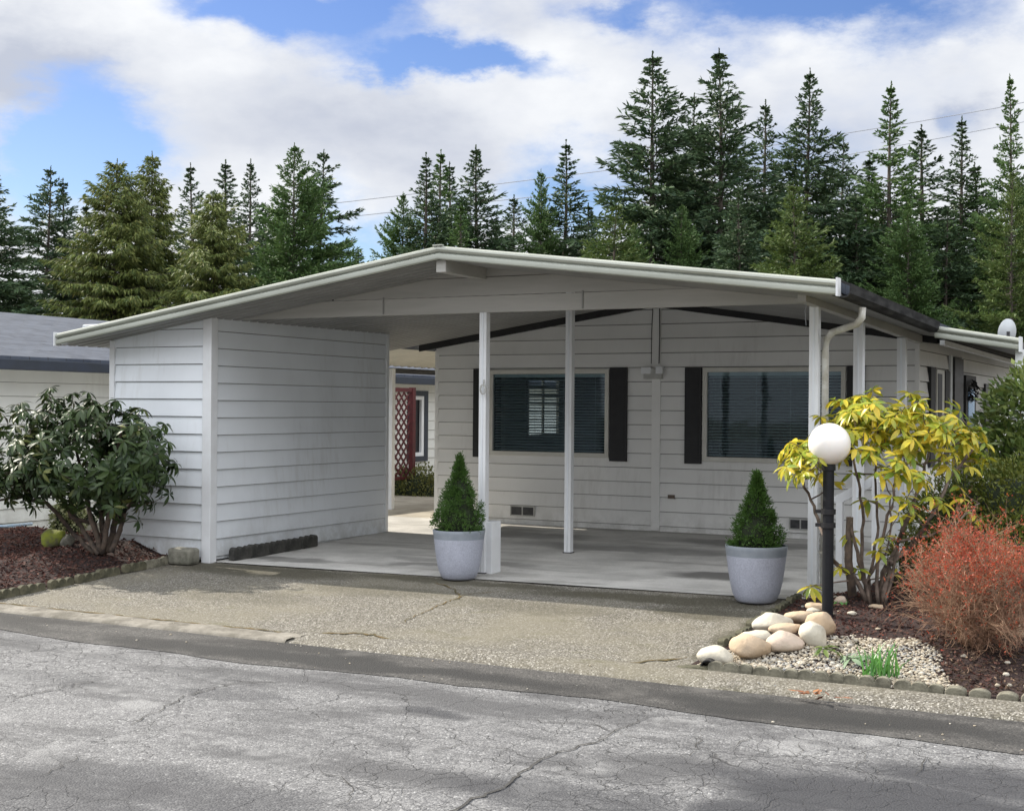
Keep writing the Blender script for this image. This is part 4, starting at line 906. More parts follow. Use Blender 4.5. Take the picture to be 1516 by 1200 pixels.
# pots with dwarf spruces
M['spruce'] = leafmat('dwarf_spruce_needles', [(.035, .085, .018), (.075, .15, .030), (.05, .11, .022), (.12, .21, .045)], .5, .2)
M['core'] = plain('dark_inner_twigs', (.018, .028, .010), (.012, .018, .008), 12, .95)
def pot(px, pyb, wtop, hpx, tpy, tw, lab, lab2, seed):
    b = on_g(px, pyb-4); Z = b[:2]@FW; s = Z/FPX; R_ = wtop*s/2; H = hpx*s; c = (b[0], b[1], b[2]+.004)
    t = thing('plant_pot', lab, 'plant pot', c, 'matching grey pots at the carport entrance')
    pr = [(R_*.50, 0), (R_*.58, .004), (R_*.66, H*.05), (R_*.75, H*.16), (R_*.83, H*.34), (R_*.90, H*.58), (R_*.955, H*.82)]
    MB().lathe(pr+[(R_*.90, H*.82)], c, 48).build('body', M['pot'], t, smooth=True, autosmooth=True)
    MB().lathe([(R_*.955, H*.82), (R_*.985, H*.93), (R_*1.0, H*.985), (R_*.99, H), (R_*.94, H), (R_*.92, H*.90), (R_*.90, H*.82)], c, 48).build('rim', M['pot_rim'], t, smooth=True, autosmooth=True)
    MB().lathe([(R_*.905, H*.88), (R_*.5, H*.90), (.01, H*.905)], c, 32).build('soil', M['soil'], t)
    th_ = (pyb-hpx-tpy)*s+.06; tr = tw*s/2; tb = (c[0], c[1], c[2]+H*.88)
    st = thing('dwarf_spruce', lab2, 'potted tree', tb, 'cone shaped dwarf conifers in the pots')
    MB().lathe([(.016, 0), (.014, th_*.5), (.004, th_*.9)], tb, 10).build('trunk', M['stem'], st)
    rr = np.random.default_rng(seed); n = 9500; u = rr.random(n)**.75; a = rr.uniform(0, 2*PI, n)
    nt_ = 430; ut = rr.random(nt_)**.8; at = rr.uniform(0, 2*PI, nt_); prt = np.interp(1-ut, [0, .1, .25, .55, .78, .92, 1], [.72, .97, .93, .52, .25, .11, .03])
    rt_ = prt*tr*rr.uniform(.74, 1.10, nt_)*(1+.10*np.sin(at*3+ut*15+seed)); C = np.stack([tb[0]+rt_*np.cos(at), tb[1]+rt_*np.sin(at), tb[2]+(1-ut)*th_], -1); O = np.stack([np.cos(at), np.sin(at), .55+0*at], -1)
    n = 12500; idx = rr.integers(0, nt_, n); o_ = rr.normal(size=(n, 3))*.013; P = C[idx]+o_-unit(O)[idx]*.012; D = unit(unit(O)[idx]*.7+unit(o_)*.9+[0, 0, .25]); V1 = cards(P, D, rr.uniform(.016, .032, n), rr.uniform(.006, .011, n))
    V, F = V1; put('foliage', npmesh('foliage', V, F), M['spruce'], st)
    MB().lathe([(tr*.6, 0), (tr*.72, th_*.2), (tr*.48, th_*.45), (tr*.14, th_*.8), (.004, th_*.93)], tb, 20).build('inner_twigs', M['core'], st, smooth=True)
pot(679, 861, 78, 73, 679, 76, 'speckled blue-grey round pot left, standing before the post base box', 'conical dwarf spruce growing in the left pot in front of the slim post', 3)
pot(1119, 895, 92, 84, 705, 76, 'speckled blue-grey round pot nearest the garden bed and lamp post', 'conical dwarf spruce growing in the right pot near the lamp post', 8)
# ============================================================ SHRUBS
def leaf_template(fold=.25, droop=.5, rows=5):
    t = np.linspace(0, 1, rows); w = np.array([.12, .75, 1.0, .82, .06])[:rows]
    V = []
    for i in range(rows):
        x = t[i]; z = -droop*x*x*.55
        for s in (-1, 0, 1): V.append((x, s*w[i]/2, z+abs(s)*fold*w[i]*.18))
    F = [(i*3+c, i*3+c+1, (i+1)*3+c+1, (i+1)*3+c) for i in range(rows-1) for c in range(2)]
    return np.array(V), np.array(F)
def rosettes(tips, axes, nl=(8, 11), L=(.10, .14), W=.30, open_=(-.25, .45), r=rng, droop=.5):
    TV, TF = leaf_template(droop=droop); VV = []; FF = []; o = 0
    for p, ax in zip(tips, axes):
        ax = unit(np.array(ax)); a0 = unit(np.cross(ax, rdir(1)[0])); b0 = np.cross(ax, a0); n = r.integers(nl[0], nl[1]+1); ph = r.uniform(0, 6.3); s0 = r.uniform(.75, 1.15)
        for k in range(n):
            a = ph+2*PI*k/n*1.0+r.normal(0, .2); el = r.uniform(*open_)
            d = unit((a0*math.cos(a)+b0*math.sin(a))*math.cos(el)+ax*math.sin(el)+np.array([0, 0, -.15])); sdv = unit(np.cross(d, ax)*-1+r.normal(0, .15, 3)); sdv = unit(sdv-d*(sdv@d)); nn = np.cross(d, sdv)
            if nn@ax < 0: nn = -nn
            l = r.uniform(*L)*s0; w = l*W*r.uniform(.85, 1.15)
            v = TV[:, :1]*l*d+TV[:, 1:2]*w*sdv+TV[:, 2:3]*l*nn+p+d*.008; VV.append(v); FF.append(TF+o); o += len(TV)
    return np.concatenate(VV), np.concatenate(FF)
def grow(limbs, tips, rad_tip=.0035, step=.06, seed=1, sag=.1):
    r = np.random.default_rng(seed); nodes = []; mb = MB()
    for pts, r0, r1 in limbs:
        P = [np.array(p, float) for p in pts]; Q = []
        for i in range(len(P)-1):
            n = max(2, int(np.linalg.norm(P[i+1]-P[i])/.07))
            for k in range(n): Q.append(P[i]+(P[i+1]-P[i])*k/n+r.normal(0, .006, 3))
        Q.append(P[-1]); R_ = np.linspace(r0, r1, len(Q)); mb.tube([tuple(q) for q in Q], list(R_), 7)
        for q, rr in list(zip(Q, R_))[int(len(Q)*.35):]: nodes.append((q, rr))
    base = np.array(limbs[0][0][0]); order = np.argsort([np.linalg.norm(np.array(t)-base) for t in tips])
    NP = [q for q, _ in nodes]; NR = [x for _, x in nodes]
    for i in order:
        t = np.array(tips[i]); A_ = np.array(NP); d = np.linalg.norm(A_-t, axis=1)+np.maximum(0, A_[:, 2]-t[2]+.02)*1.5+np.maximum(0, np.linalg.norm(A_-base, axis=1)-np.linalg.norm(t-base))*1.5
        j = int(np.argmin(d)); p = A_[j]; L = np.linalg.norm(t-p)
        if L < .02: continue
        n = max(3, int(L/step)); mid = (p+t)/2+np.array([0, 0, -sag*L])+(base-t)*np.array([.08, .08, 0])+r.normal(0, .05*L, 3); pts = []
        for k in range(n+1): s = k/n; pts.append((1-s)**2*p+2*s*(1-s)*mid+s*s*t)
        ra = min(NR[j]*.8, rad_tip*1.2+.006*L/.5); rs = np.linspace(ra, rad_tip, n+1); mb.tube([tuple(q) for q in pts], list(rs), 5, caps=False)
        for q, x in zip(pts[1:-1], rs[1:-1]): NP.append(q); NR.append(x)
    return mb
FW3 = np.array([FW[0], FW[1], 0]); RT3 = np.array([RT[0], RT[1], 0]); UP = np.array([0, 0, 1.])
M['rhodo'] = leafmat('rhododendron_leaf', [(.010, .026, .010), (.024, .046, .014), (.042, .070, .018), (.018, .036, .012), (.14, .15, .035)], .46, .12, .35)
M['rhodo_yellow'] = leafmat('yellow_rhododendron_leaf', [(.06, .15, .03), (.24, .34, .05), (.66, .53, .04), (.18, .29, .04), (.74, .55, .05), (.36, .42, .05), (.07, .17, .03)], .36, .35, .45)
M['rhodo_mid'] = leafmat('broad_green_leaf', [(.035, .07, .02), (.09, .14, .03), (.16, .20, .05), (.06, .10, .03)], .4, .2, .45)
# --- left shrub
b0 = on_f(150, 822, bedL); ZL = b0[:2]@FW; s = ZL/FPX
def LP(px, py, dd=0): return at_depth(px, py, ZL+dd)
t = thing('rhododendron', 'big dark green rhododendron shrub on the mulch in front of the storage room', 'shrub', tuple(b0))
limbs = []
for bx_, pts in [(140, [(110, 790), (70, 745), (30, 735), (-20, 742)]), (145, [(120, 780), (88, 730), (60, 680)]), (150, [(135, 770), (120, 700), (110, 650)]), (155, [(150, 760), (145, 700), (150, 640)]), (160, [(170, 770), (185, 720), (195, 660)]), (165, [(185, 760), (205, 720), (222, 690)]), (150, [(140, 775), (105, 765), (75, 700)]), (152, [(165, 740), (170, 680), (180, 630)])]:
    dd = random.uniform(-.05, .05); q = [LP(bx_, 818, dd)]; 
    for k, (x, y) in enumerate(pts): q.append(LP(x, y, dd+random.uniform(-.5, .5)*(k+1)/len(pts)))
    limbs.append((q, random.uniform(.026, .040), .012))
tips = []; axes = []; r = np.random.default_rng(5)
cx, cy = 118, 692
cl_ = []
while len(cl_) < 112:
    d = unit(r.normal(size=3)); rr = r.uniform(.35, 1)**.5; x = cx+d[0]*rr*142; y = cy-6-d[2]*rr*(104 if d[2] > 0 else 84); dd = d[1]*rr*.68
    if (y > 738 and x < 95) or (x > 212 and y < 640) or y > 752 or (x < 75 and y > 700+(75-x)*.3 and r.random() < .6): continue
    cl_.append((x, y, dd, d))
for x, y, dd, d in cl_:
    for _ in range(r.integers(5, 9)):
        tips.append(LP(x+r.normal(0, 13), y+r.normal(0, 10), dd+r.normal(0, .09))); axes.append(unit(RT3*d[0]+FW3*d[1]+UP*(d[2]+.55)+r.normal(0, .25, 3)))
tips += [LP(248, 684, -.1), LP(243, 668, 0), LP(222, 640, -.1), LP(48, 748, -.2), LP(205, 770, -.15), LP(215, 745, -.2), LP(262, 686, -.1)]
axes += [RT3*.7+UP*.5]*7
grow(limbs, tips, seed=3).build('branches', M['stem'], t, smooth=True)
V, F = rosettes(tips, axes, (7, 11), (.085, .13), .32, (-.55, .35), r, .65); put('leaves', npmesh('leaves', V, F), M['rhodo'], t, smooth=True)
# --- yellow shrub
b0 = on_f(1292, 893, bedR); ZY = b0[:2]@FW
def YP(px, py, dd=0): return at_depth(px, py, ZY+dd)
t = thing('yellow_rhododendron', 'yellow leaved rhododendron with bare twisted stems behind the globe lamp', 'shrub', tuple(b0))
limbs = []
for bx_, pts, r0 in [(1285, [(1262, 850), (1235, 835), (1222, 800), (1200, 740), (1180, 690)], .026), (1288, [(1275, 830), (1278, 770), (1270, 700), (1260, 640)], .022), (1282, [(1290, 840), (1300, 780), (1296, 700), (1300, 630)], .018), (1300, [(1308, 850), (1330, 800), (1355, 740), (1375, 670)], .030), (1305, [(1318, 830), (1345, 815), (1375, 770), (1410, 700), (1440, 665)], .032), (1298, [(1300, 820), (1320, 750), (1330, 690), (1345, 620)], .020), (1290, [(1262, 790), (1258, 765)], .028), (1310, [(1330, 800), (1380, 792), (1420, 770), (1450, 745)], .018), (1286, [(1280, 860), (1310, 820), (1322, 770), (1310, 700)], .014)]:
    dd = random.uniform(-.12, .1); q = [YP(bx_, 895, dd)]
    for k, (x, y) in enumerate(pts): q.append(YP(x, y, dd+random.uniform(-.35, .35)*(k+1)/len(pts)))
    limbs.append((q, r0*.78, r0*.33))
tips = []; axes = []; r = np.random.default_rng(9)
while len(tips) < 245:
    x = r.uniform(1168, 1455); u = (x-1310)/158; top = 582+62*u*u+(20 if x < 1250 else 0); dd = r.uniform(-.75, .55); y = top+abs(dd)*42+r.exponential(34)
    if y > 715 or (dd < -.25 and 1190 < x < 1262): continue
    for _ in range(r.integers(1, 5)):
        tips.append(YP(x+r.normal(0, 12), y+r.normal(0, 8), dd+r.normal(0, .06))); axes.append(unit(RT3*u*.7+FW3*dd*.7+UP*1.0+r.normal(0, .28, 3)))
for x, y, dd in [(1175, 690, -.2), (1190, 700, -.1), (1205, 668, .1), (1163, 690, 0), (1200, 868, -.1), (1310, 795, -.3), (1300, 815, -.2), (1285, 740, .2), (1320, 735, -.5), (1345, 745, -.5), (1330, 762, -.55), (1380, 735, -.4), (1395, 745, -.3), (1425, 738, -.2), (1440, 760, 0), (1270, 842, 0), (1245, 840, 0), (1258, 790, 0), (1340, 735, -.4), (1405, 690, -.3), (1435, 690, .2), (1458, 655, 0), (1262, 700, .2), (1235, 715, .2), (1420, 720, .3), (1450, 770, .3), (1322, 850, .1), (1355, 760, .3), (1310, 690, .3), (1280, 670, .3)]:
    tips.append(YP(x, y, dd)); axes.append(UP+RT3*(x-1310)/300-FW3*.3)
grow(limbs, tips, .0035, seed=6, sag=.02).build('branches', M['stem_pale'], t, smooth=True)
V, F = rosettes(tips, axes, (6, 9), (.085, .135), .34, (-.45, .4), r, .6); put('leaves', npmesh('leaves', V, F), M['rhodo_yellow'], t, smooth=True)
mb = MB(); q = YP(1258, 800); mb.tube([YP(1262, 880), YP(1256, 830), YP(1258, 765)], [.035, .03, .026], 10); mb.build('cut_stump', M['stem'], t, smooth=True)

# --- leafy mounds
def mound(name, label, cat, base, lobes, n, leaf, m, core=True, up=.3, flat=None, group=None, seed=1):
    t = thing(name, label, cat, tuple(base), group); r = np.random.default_rng(seed); P = []; D = []
    per = np.array([a[3]*a[4] for a in lobes]); per = per/per.sum()
    for (x, y, z, rx, rz), f in zip(lobes, per):
        k = int(n*f); d = unit(r.normal(size=(k, 3))); d[:, 2] = np.abs(d[:, 2])*np.where(r.random(k) < .25, -1, 1); rad = (.70+.32*r.random(k)**.6)*(1+.10*np.sin(d[:, 0]*9+d[:, 2]*7+x*9)+.08*np.sin(d[:, 1]*13+d[:, 2]*11))
        P.append(np.array([x, y, z])+d*rad[:, None]*[rx, rx, rz]); D.append(unit(d+r.normal(0, .6, (k, 3))+[0, 0, up]))
    P = np.concatenate(P); D = np.concatenate(D); k = len(P); V, F = cards(P, D, r.uniform(.6, 1.3, k)*leaf[0], r.uniform(.7, 1.3, k)*leaf[1]); put('foliage', npmesh('foliage', V, F), M[m], t)
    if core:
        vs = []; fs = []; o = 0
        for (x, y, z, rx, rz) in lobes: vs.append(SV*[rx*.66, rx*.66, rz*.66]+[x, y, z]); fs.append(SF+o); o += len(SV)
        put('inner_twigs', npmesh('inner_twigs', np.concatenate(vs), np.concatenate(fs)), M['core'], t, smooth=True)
    return t
M['yew'] = leafmat('low_conifer_leaf', [(.035, .065, .012), (.10, .13, .02), (.16, .17, .03), (.05, .08, .015)], .5, .15)
M['box_leaf'] = leafmat('small_shrub_leaf', [(.04, .065, .02), (.11, .13, .035), (.17, .17, .05), (.06, .08, .02)], .45, .15)
M['ivy'] = leafmat('variegated_leaf', [(.20, .22, .10), (.42, .42, .25), (.12, .16, .06), (.5, .42, .12)], .5, .2)
def W(px, py, Y): return on_y(px, py, Y)
q = W(1450, 800, 11.9); bz = float(bedR(q[0], 11.9))
lob = []
for px, py, Y, rx, rz in [(1400, 800, 11.6, .35, .42), (1440, 775, 11.9, .5, .5), (1490, 770, 11.7, .5, .52), (1540, 780, 11.7, .6, .55), (1365, 830, 11.3, .28, .28), (1470, 820, 11.3, .45, .35), (1420, 835, 11.2, .35, .3), (1540, 840, 11.2, .5, .35)]:
    c = W(px, py, Y); lob.append((c[0], c[1], c[2], rx, rz))
mound('spreading_yew', 'low spreading green conifer shrub behind the red twig shrub', 'shrub', (q[0], 11.9, bz), lob, 21000, (.045, .016), 'yew', seed=4)
lob = []
for px, py, Y, rx, rz in [(1512, 632, 13.6, .40, .38), (1560, 610, 13.4, .55, .45), (1492, 672, 13.3, .26, .28), (1530, 690, 13.2, .42, .36), (1570, 720, 13.1, .5, .4)]:
    c = W(px, py, Y); lob.append((c[0], c[1], c[2], rx, rz))
q = W(1500, 700, 13.5); t = mound('camellia_shrub', 'tall broad leaved green shrub at the right edge under the patio cover', 'shrub', (q[0], 13.5, float(gz(q[0], 13.5))), lob, 5200, (.085, .04), 'rhodo_mid', core=False, seed=5)
mb = MB()
for k in range(14):
    L_ = lob[k % 5]; p0 = np.array([q[0]+random.uniform(-.1, .1), 13.5, .05]); p2 = np.array(L_[:3])+np.array([random.uniform(-.3, .3) for _ in range(3)])*np.array([1, .6, .8]); p1 = (p0+p2)/2+np.array([random.uniform(-.15, .15), 0, .1]); mb.tube([p0, p1, p2], [.022, .014, .006], 6)
mb.build('branches', M['stem'], t, smooth=True)
for x, y, Y in ((613, 735, 22.0),):
    lob = []
    for px, py, rx, rz in [(598, 728, .42, .42), (622, 726, .45, .42), (642, 735, .4, .38), (585, 745, .4, .35), (610, 748, .45, .3), (635, 752, .4, .25)]:
        c = W(px, py, 20.4); lob.append((c[0], c[1], c[2], rx, rz))
    q = W(613, 760, 20.4); mound('boxwood_shrub', 'rounded olive green shrub below the red lattice in the gap between the houses', 'shrub', (q[0], 20.4, .0), lob, 7000, (.05, .03), 'box_leaf', seed=6)
lob = []
for px, py, dd, rx, rz in [(92, 770, .5, .12, .2), (106, 785, .5, .14, .16), (112, 768, .55, .12, .18), (90, 788, .5, .12, .12)]:
    c = at_depth(px, py, ZL+1.4); lob.append((c[0], c[1], c[2], rx, rz))
mound('variegated_shrub', 'small cream and green shrub behind the stems of the left rhododendron', 'shrub', (lob[0][0], lob[0][1], .12), lob, 2200, (.04, .025), 'ivy', seed=7)

# --- red twig shrub
def twig_shrub():
    r = np.random.default_rng(21); b = on_f(1440, 958, bedR); Zb = b[:2]@FW; t = thing('red_twig_shrub', 'bare tan barberry shrub tipped with tiny red leaves in the right bed', 'shrub', tuple(b)); mb = MB(); tipP = []; tipD = []
    def inside(p):
        rel = p-b; x = (rel@RT3); y = rel@FW3; z = rel[2]; return ((x-.12)/.50)**2+(y/.48)**2+((z-.37)/.38)**2 < 1
    def grow_(p, d, L, rad, lev):
        n = 5 if lev < 2 else 3; pts = [p]; dirs = [d]; dd = d.copy()
        for k in range(n):
            dd = unit(dd+r.normal(0, .20, 3)+np.array([0, 0, .05 if lev < 2 else 0])); q = pts[-1]+dd*L/n
            pts.append(q); dirs.append(dd)
            if lev >= 1 and not inside(q) and r.random() < .6: break
        mb.tube([tuple(v) for v in pts], list(np.linspace(rad, rad*.45, len(pts))), 4 if lev == 0 else 3, caps=False)
        if lev < 3:
            for k in range(1, len(pts)):
                for _ in range((2, 2, 2)[lev]):
                    if r.random() < (.95, .85, .62)[lev]:
                        nd = unit(dirs[k]+r.normal(0, .62, 3)); grow_(pts[k], nd, L*r.uniform(.42, .72), rad*.5, lev+1)
        if lev >= 2:
            for k in range(1, len(pts)): tipP.append(pts[k]); tipD.append(dirs[k])
    for i in range(30):
        a = r.uniform(0, 2*PI); sp = r.uniform(.05, .95); d = unit(np.array([math.cos(a)*sp, math.sin(a)*sp, 1.0])+RT3*.08); grow_(b+np.array([math.cos(a), math.sin(a), 0])*r.uniform(0, .06)+[0, 0, -.01], d, r.uniform(.42, .66)*(1 if sp < .7 else .9), r.uniform(.0045, .008), 0)
    mb.open = True; mb.build('twigs', M['twig'], t)
    P = np.array(tipP); D = np.array(tipD); h = (P[:, 2]-b[2])/.74; k = r.random(len(P)) < np.clip((h-.45)*1.15, .03, .50); P, D = P[k], D[k]
    P = np.repeat(P, 3, 0)+r.normal(0, .008, (len(P)*3, 3)); D = unit(np.repeat(D, 3, 0)+r.normal(0, .7, P.shape)); V, F = cards(P, D, r.uniform(.010, .022, len(P)), r.uniform(.006, .012, len(P)))
    put('leaves', npmesh('leaves', V, F), M['red_leaf'], t)
    print('twig tris', len(mb.f), 'leaves', len(P))
M['red_leaf'] = leafmat('red_bud_leaf', [(.30, .045, .025), (.46, .075, .04), (.36, .10, .04), (.54, .12, .07)], .5, .3)
twig_shrub()
# daffodil clump and hellebores
M['daffodil'] = leafmat('daffodil_leaf', [(.07, .22, .06), (.13, .32, .06), (.10, .26, .12)], .4, .25); M['hellebore'] = leafmat('grey_green_leaf', [(.14, .22, .12), (.22, .30, .19), (.10, .17, .08)], .5, .2)
dz = on_f(1305, 1004, bedR); t = thing('daffodil_clump', 'clump of fresh green daffodil leaves standing in the pebbles', 'plant', tuple(dz)); r = np.random.default_rng(2); V = []; F = []
for i in range(46):
    a = r.uniform(0, 2*PI); rr = r.uniform(0, 1)**.5; p = dz+RT3*math.cos(a)*rr*.115+FW3*math.sin(a)*rr*.05; h = r.uniform(.09, .23); ln = RT3*r.normal(0, .035)+FW3*r.normal(0, .04); sd_ = unit(RT3*math.cos(a*3)+FW3*math.sin(a*3)*.6)*.0055; o = len(V)
    for k in range(4): u = k/3; c = p+UP*h*u+ln*u*u*1.5; w = sd_*1.2*(1-.75*u**3); V += [c-w, c+w]
    F += [(o+2*k, o+2*k+1, o+2*k+3, o+2*k+2) for k in range(3)]
put('leaves', npmesh('leaves', V, F), M['daffodil'], t)
def palm_plant(px, py, n, L, m, label, h=.06, seed=1):
    r = np.random.default_rng(seed); b = on_f(px, py, bedR); t = thing('hellebore', label, 'plant', tuple(b)); tips = []; axs = []; mb = MB()
    for i in range(n):
        a = 2*PI*i/n+r.uniform(-.3, .3); e = b+RT3*math.cos(a)*L*.8+FW3*math.sin(a)*L*.5+UP*r.uniform(.6, 1.2)*h; mb.tube([b, (b+e)/2+UP*h*.4, e], [.004, .003, .0025], 5); tips.append(e); axs.append(UP+RT3*math.cos(a)*.5)
    mb.build('stalks', M['stem_pale'], t); V, F = rosettes(tips, axs, (4, 6), (.06, .10), .3, (-.3, .3), r, .5); put('leaves', npmesh('leaves', V, F), M[m], t)
palm_plant(1226, 975, 3, .06, 'rhodo_mid', 'small dark leaved plant with reddish stalk beside the river rocks', .08, 3)
palm_plant(1270, 980, 5, .10, 'hellebore', 'grey-green flat leaved plant left of the daffodil leaves', .045, 4)
palm_plant(1245, 893, 3, .05, 'daffodil', 'tiny green seedling on the mulch between lamp post and yellow shrub', .03, 5)

# ============================================================ TREES
def fir(seed, H=12., R=2.3, z0=.08, nb=115, dens=1.0, pw=.85, droop=.25, gap=0., lean=.0, cl=.23, cw=.060, hang=0.):
    r = np.random.default_rng(seed); mb = MB(); pts = []
    for k in range(9): u = k/8; pts.append((lean*H*u*u+.05*math.sin(u*7+seed), .05*math.cos(u*5+seed), H*u))
    mb.tube(pts, [H*.0115*(1-u)**.9+.009 for u in np.linspace(0, 1, 9)], 8)
    P = []; D = []; Ls = []
    ax = lambda z: np.array([np.interp(z, [p[2] for p in pts], [p[0] for p in pts]), np.interp(z, [p[2] for p in pts], [p[1] for p in pts]), z])
    bias = r.uniform(.75, 1.2, 12)
    for i in range(nb):
        u = z0+(1-z0)*((i+r.random())/nb)**1.05; u = min(u, .975); z = H*u
        a = i*2.399+r.normal(0, .4)
        if gap and r.random() < gap: continue
        env = R*((1-u)**pw)*(.55+.45*min(1, (u-z0)/.18+.3))+.015; L = env*r.uniform(.62, 1.12)*bias[int(a/(2*PI)*12) % 12]
        el = .85*u-.32-droop*(1-u)+r.normal(0, .12); d0 = np.array([math.cos(a)*math.cos(el), math.sin(a)*math.cos(el), math.sin(el)])
        c = ax(z); m = max(4, int(L/.085*dens)); side = unit(np.cross(d0, UP)); sg = -droop*.35*L
        bp = [c+d0*L*t_+UP*(sg*t_*t_*1.2+.10*L*t_**4) for t_ in (0, .35, .7, 1)]
        mb.tube([tuple(x) for x in bp], [.035*(1-u)+.010, .02*(1-u)+.007, .012*(1-u)+.004, .003], 4, caps=False)
        for k in range(m):
            t_ = .12+.88*(k+r.random())/m; q = c+d0*L*t_+UP*(sg*t_*t_*1.2+.10*L*t_**4); sl = (.03+.13*min(1, L)+.24*L*(1-t_)**.8)*r.uniform(.55, 1.25)
            for sgn in (-1, 1):
                sdv = unit(side*sgn*.85+d0*.65+UP*r.normal(-.10-.2*droop, .16)); nn = max(2, int(sl/.085*dens))
                for j in range(nn):
                    w = (j+r.random()*.7)/nn; P.append(q+sdv*sl*w); D.append(unit(sdv*.8+d0*.3+r.normal(0, .34, 3)-UP*hang)); Ls.append(cl*r.uniform(.6, 1.25)*(.4+.6*min(1, L/.9)))
            P.append(q); D.append(unit(d0+r.normal(0, .3, 3)-UP*hang)); Ls.append(cl*(.4+.6*min(1, L/.9)))
    for k in range(34): v_ = k/34; z = H*(.93+.07*v_); P.append(ax(z)); D.append(unit(r.normal(0, .75*(1-v_)+.12, 3)+UP)); Ls.append(cl*(.55-.3*v_))
    return mb, np.array(P), np.array(D), np.array(Ls)*1.0, cw
def make_tree(kind, name, label, m, **kw):
    mb, P, D, L, cw = fir(**kw); t = thing(name, label, 'tree'); mb.open = True; mb.build('trunk', M['bark'], t, smooth=True)
    V, F = cards(P, D, L, rng.uniform(.8, 1.3, len(P))*cw, up=(0, 0, 1), roll=.7); put('crown', npmesh('crown', V, F), M[m], t); return t
M['fir_dark'] = leafmat('dark_fir_needles', [(.026, .054, .032), (.050, .088, .046), (.078, .122, .052), (.036, .068, .038)], .55, .12, .25)
M['fir_green'] = leafmat('green_fir_needles', [(.038, .080, .030), (.070, .13, .042), (.105, .17, .052), (.05, .10, .036)], .55, .15, .25)
M['cedar'] = leafmat('golden_cedar_sprays', [(.035, .065, .022), (.09, .125, .034), (.18, .205, .055), (.055, .09, .028), (.29, .27, .09)], .6, .15, .25)
M['lime'] = leafmat('fresh_green_needles', [(.04, .078, .022), (.075, .12, .032), (.11, .15, .042), (.055, .09, .026)], .55, .2, .25)
proto = {}
def mk(k, m, **kw): proto[k] = make_tree(k, 'fir_tree', 'x', m, **kw)
mk('A', 'fir_dark', seed=1, R=4.6, nb=210, z0=.25, pw=1.05)
mk('B', 'fir_dark', seed=2, R=3.7, nb=180, z0=.25, droop=.08, gap=.08, pw=1.05)
mk('C', 'fir_dark', seed=3, R=4.9, nb=165, pw=.95, droop=.2, gap=.14, z0=.35, cl=.25)
mk('D', 'fir_dark', seed=4, R=2.9, nb=150, z0=.3, droop=.05, gap=.10, pw=1.0)
mk('J', 'fir_dark', seed=14, R=4.3, nb=170, z0=.3, droop=.28, gap=.16, pw=.9, lean=.01)
mk('K', 'fir_green', seed=15, R=3.9, nb=180, z0=.25, droop=.02, gap=.08, pw=1.1, lean=-.01)
mk('G', 'fir_green', seed=5, R=6.0, nb=250, z0=.2, droop=.0, pw=.95)
mk('H', 'lime', seed=6, R=5.4, nb=180, z0=.15, droop=.08, pw=.9)
mk('E', 'cedar', seed=7, R=5.2, nb=330, z0=.12, droop=.30, pw=.72, hang=.75, cl=.30, cw=.055, dens=.95)
mk('F', 'cedar', seed=8, R=4.6, nb=330, z0=.12, droop=.22, pw=.78, hang=.65, cl=.30, cw=.055, dens=.95)
for k_ in 'EF':
    for n_ in (proto[k_],): n_.name = 'cedar_tree'
used = set()
def tree(kind, px, pty, Z, label, wide=1.0, group='conifers behind the carport', z0=-.1):
    p = at_depth(px, pty, Z); h = p[2]-z0; sc = h/12.; o = proto[kind]
    if kind in used:
        o = copy_thing(o)
    else: used.add(kind)
    o.location = (p[0], p[1], z0); wf = 1.0 if kind in 'EFGH' else 1.22; o.scale = (sc*wide*wf, sc*wide*wf, sc); o.rotation_euler = (0, 0, random.uniform(0, 6.28)); o['label'] = label; o['group'] = group; o['category'] = 'tree'
T = tree
T('A', -12, 250, 40, 'dark fir cut off by the left edge of the photo above the grey roof', 1.15)
T('J', 70, 246, 47, 'slim dark fir second from the left edge, taller of a close pair', .9)
T('D', 96, 264, 48, 'slim dark fir, shorter right one of the pair near the left edge', 1.1)
T('E', 172, 236, 40, 'broad golden-green cedar, leftmost of the cedars behind the storage room roof', .92)
T('F', 224, 224, 42, 'tallest golden-green cedar, middle one behind the left roof slope', .82)
T('D', 285, 241, 52, 'narrow pointed fir showing between two golden cedars', 1.0)
T('E', 316, 283, 38, 'shorter bushy golden-green cedar, rightmost of the cedars', .95)
T('D', 334, 237, 55, 'dark narrow fir behind the shortest golden cedar', 1.2)
T('D', 371, 235, 54, 'dark thin fir left of the big double-topped green fir', .9)
T('G', 436, 212, 40, 'big green fir left of the roof peak, left half of a double top', .86)
T('J', 472, 221, 42, 'dark fir forming the right half of the double-topped pair left of the peak', .95)
T('A', 530, 372, 60, 'low dark fir just above the left roof slope near the sky gap', 1.3)
T('G', 597, 284, 47, 'green fir behind the left slope, first one right of the sky gap', .72)
T('B', 629, 226, 46, 'dark fir above the roof peak, left of a pair with close tops', 1.0)
T('K', 649, 221, 48, 'dark fir above the roof peak, right of a pair with close tops', .95)
T('D', 668, 240, 50, 'thin dark fir standing between the close pair and the wide fir above the peak', 1.1)
T('A', 706, 215, 46, 'wide dark fir just right of the roof peak', .95)
T('D', 761, 288, 58, 'small distant fir low between two groups right of the peak', 1.3)
T('G', 800, 250, 46, 'green fir beside a taller dark fir right of the roof peak', .6)
T('B', 836, 207, 47, 'dark pointed fir, tallest between the peak and the giant firs', 1.0)
T('A', 872, 300, 52, 'lower dark fir tucked at the left of the giant firs', 1.1)
T('H', 912, 300, 40, 'fresh green fir low in front of the leftmost giant fir', 1.15)
T('C', 966, 76, 44, 'giant dark fir, leftmost of the tallest ones', .88)
T('J', 1020, 138, 50, 'tall dark fir between the two giant firs', .9)
T('C', 1066, 70, 44, 'giant dark fir with a bare visible trunk, tallest in the row', .85)
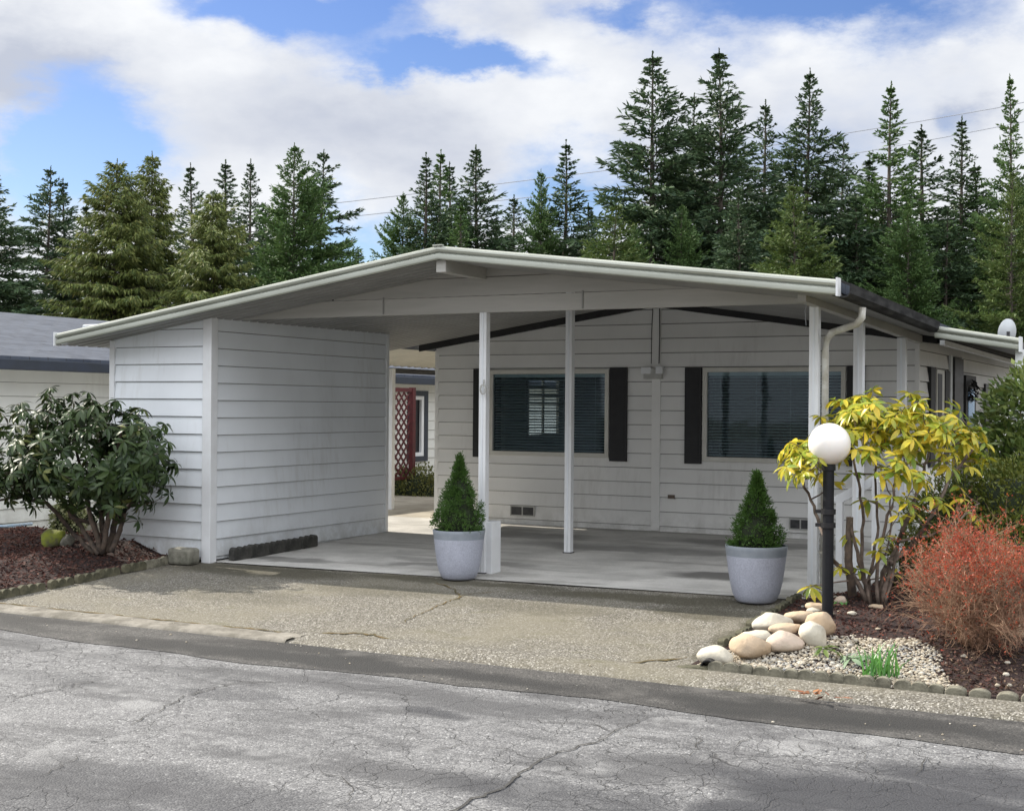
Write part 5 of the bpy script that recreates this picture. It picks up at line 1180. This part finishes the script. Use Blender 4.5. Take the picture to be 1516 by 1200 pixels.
T('D', 1133, 147, 52, 'thin pointed fir right of the tallest giant fir', .95)
T('A', 1197, 101, 45, 'tall dense dark fir above the right roof slope', .82)
T('J', 1243, 205, 48, 'dark fir at the right shoulder of the dense tall fir', .85)
T('K', 1320, 122, 45, 'tall slender fir crossing the power lines, first right of the open sky gap', .9)
T('D', 1366, 184, 48, 'narrow fir between two taller slender firs on the right', 1.25)
T('B', 1425, 171, 46, 'slender fir standing in the gap where the power lines pass', .88)
T('K', 1497, 108, 43, 'tall open fir at the right edge of the photo', .62)
T('A', 1560, 180, 46, 'dark fir partly outside the right edge of the photo')
T('G', 1010, 300, 42, 'green fir low behind the roof between the two giant firs', .7)
T('H', 1175, 270, 38, 'yellowish green fir low in front of the dense tall fir', 1.0)
T('A', 1095, 275, 40, 'dark fir low behind the roof right of the bare trunk', .95)
T('A', 1270, 290, 44, 'dark fir low behind the right roof corner', 1.0)
T('G', 1345, 300, 42, 'green fir low behind the gutter on the right', .85)
T('J', 1400, 305, 43, 'dark fir low behind the patio cover', 1.0)
T('H', 1500, 250, 38, 'yellow-green fir behind the satellite dish', .75)
T('A', 1460, 320, 48, 'dark fir low behind the satellite dish', 1.1)
T('A', 735, 330, 50, 'dark fir low behind the ridge right of the peak', 1.1)
T('A', 20, 380, 45, 'dark low fir over the grey roof at the left edge', 1.2)
T('B', 130, 300, 52, 'dark fir showing left of the broad golden cedar', 1.2, 'background conifers')
T('A', 395, 300, 50, 'dark fir low between the shortest cedar and the big green fir', 1.1, 'background conifers')
T('K', 680, 300, 44, 'green fir low just right of the ridge in front of the wide dark fir', 1.1, 'background conifers')
T('G', 940, 330, 41, 'green fir low left of the two giant firs', .7, 'background conifers')
T('J', 1045, 250, 47, 'dark fir filling the gap left of the bare trunk', 1.3, 'background conifers')
T('A', 1150, 240, 49, 'dark fir between the bare trunk fir and the dense tall fir', 1.2, 'background conifers')
T('B', 1290, 230, 50, 'dark fir in the gap above the right roof corner', 1.3, 'background conifers')
T('K', 1450, 240, 46, 'green fir left of the tall open fir at the right edge', 1.2, 'background conifers')
# power lines far behind the trees
def wire(pts, label):
    P = [at_depth(x, y, 75) for x, y in pts]; mb = MB(); mb.tube(P, .022, 5); tag(mb.build('power_line', M['wire'], org=tuple(P[0])), label, 'power line', 'power lines over the trees')
wire([(300, 322), (520, 298), (740, 272), (885, 254), (1060, 229), (1230, 201), (1360, 180), (1475, 160), (1620, 130)], 'upper thin power line crossing the sky behind the firs')
wire([(300, 338), (525, 320), (700, 301), (870, 283), (1060, 259), (1245, 231), (1400, 203), (1620, 160)], 'lower thin power line crossing the sky behind the firs')
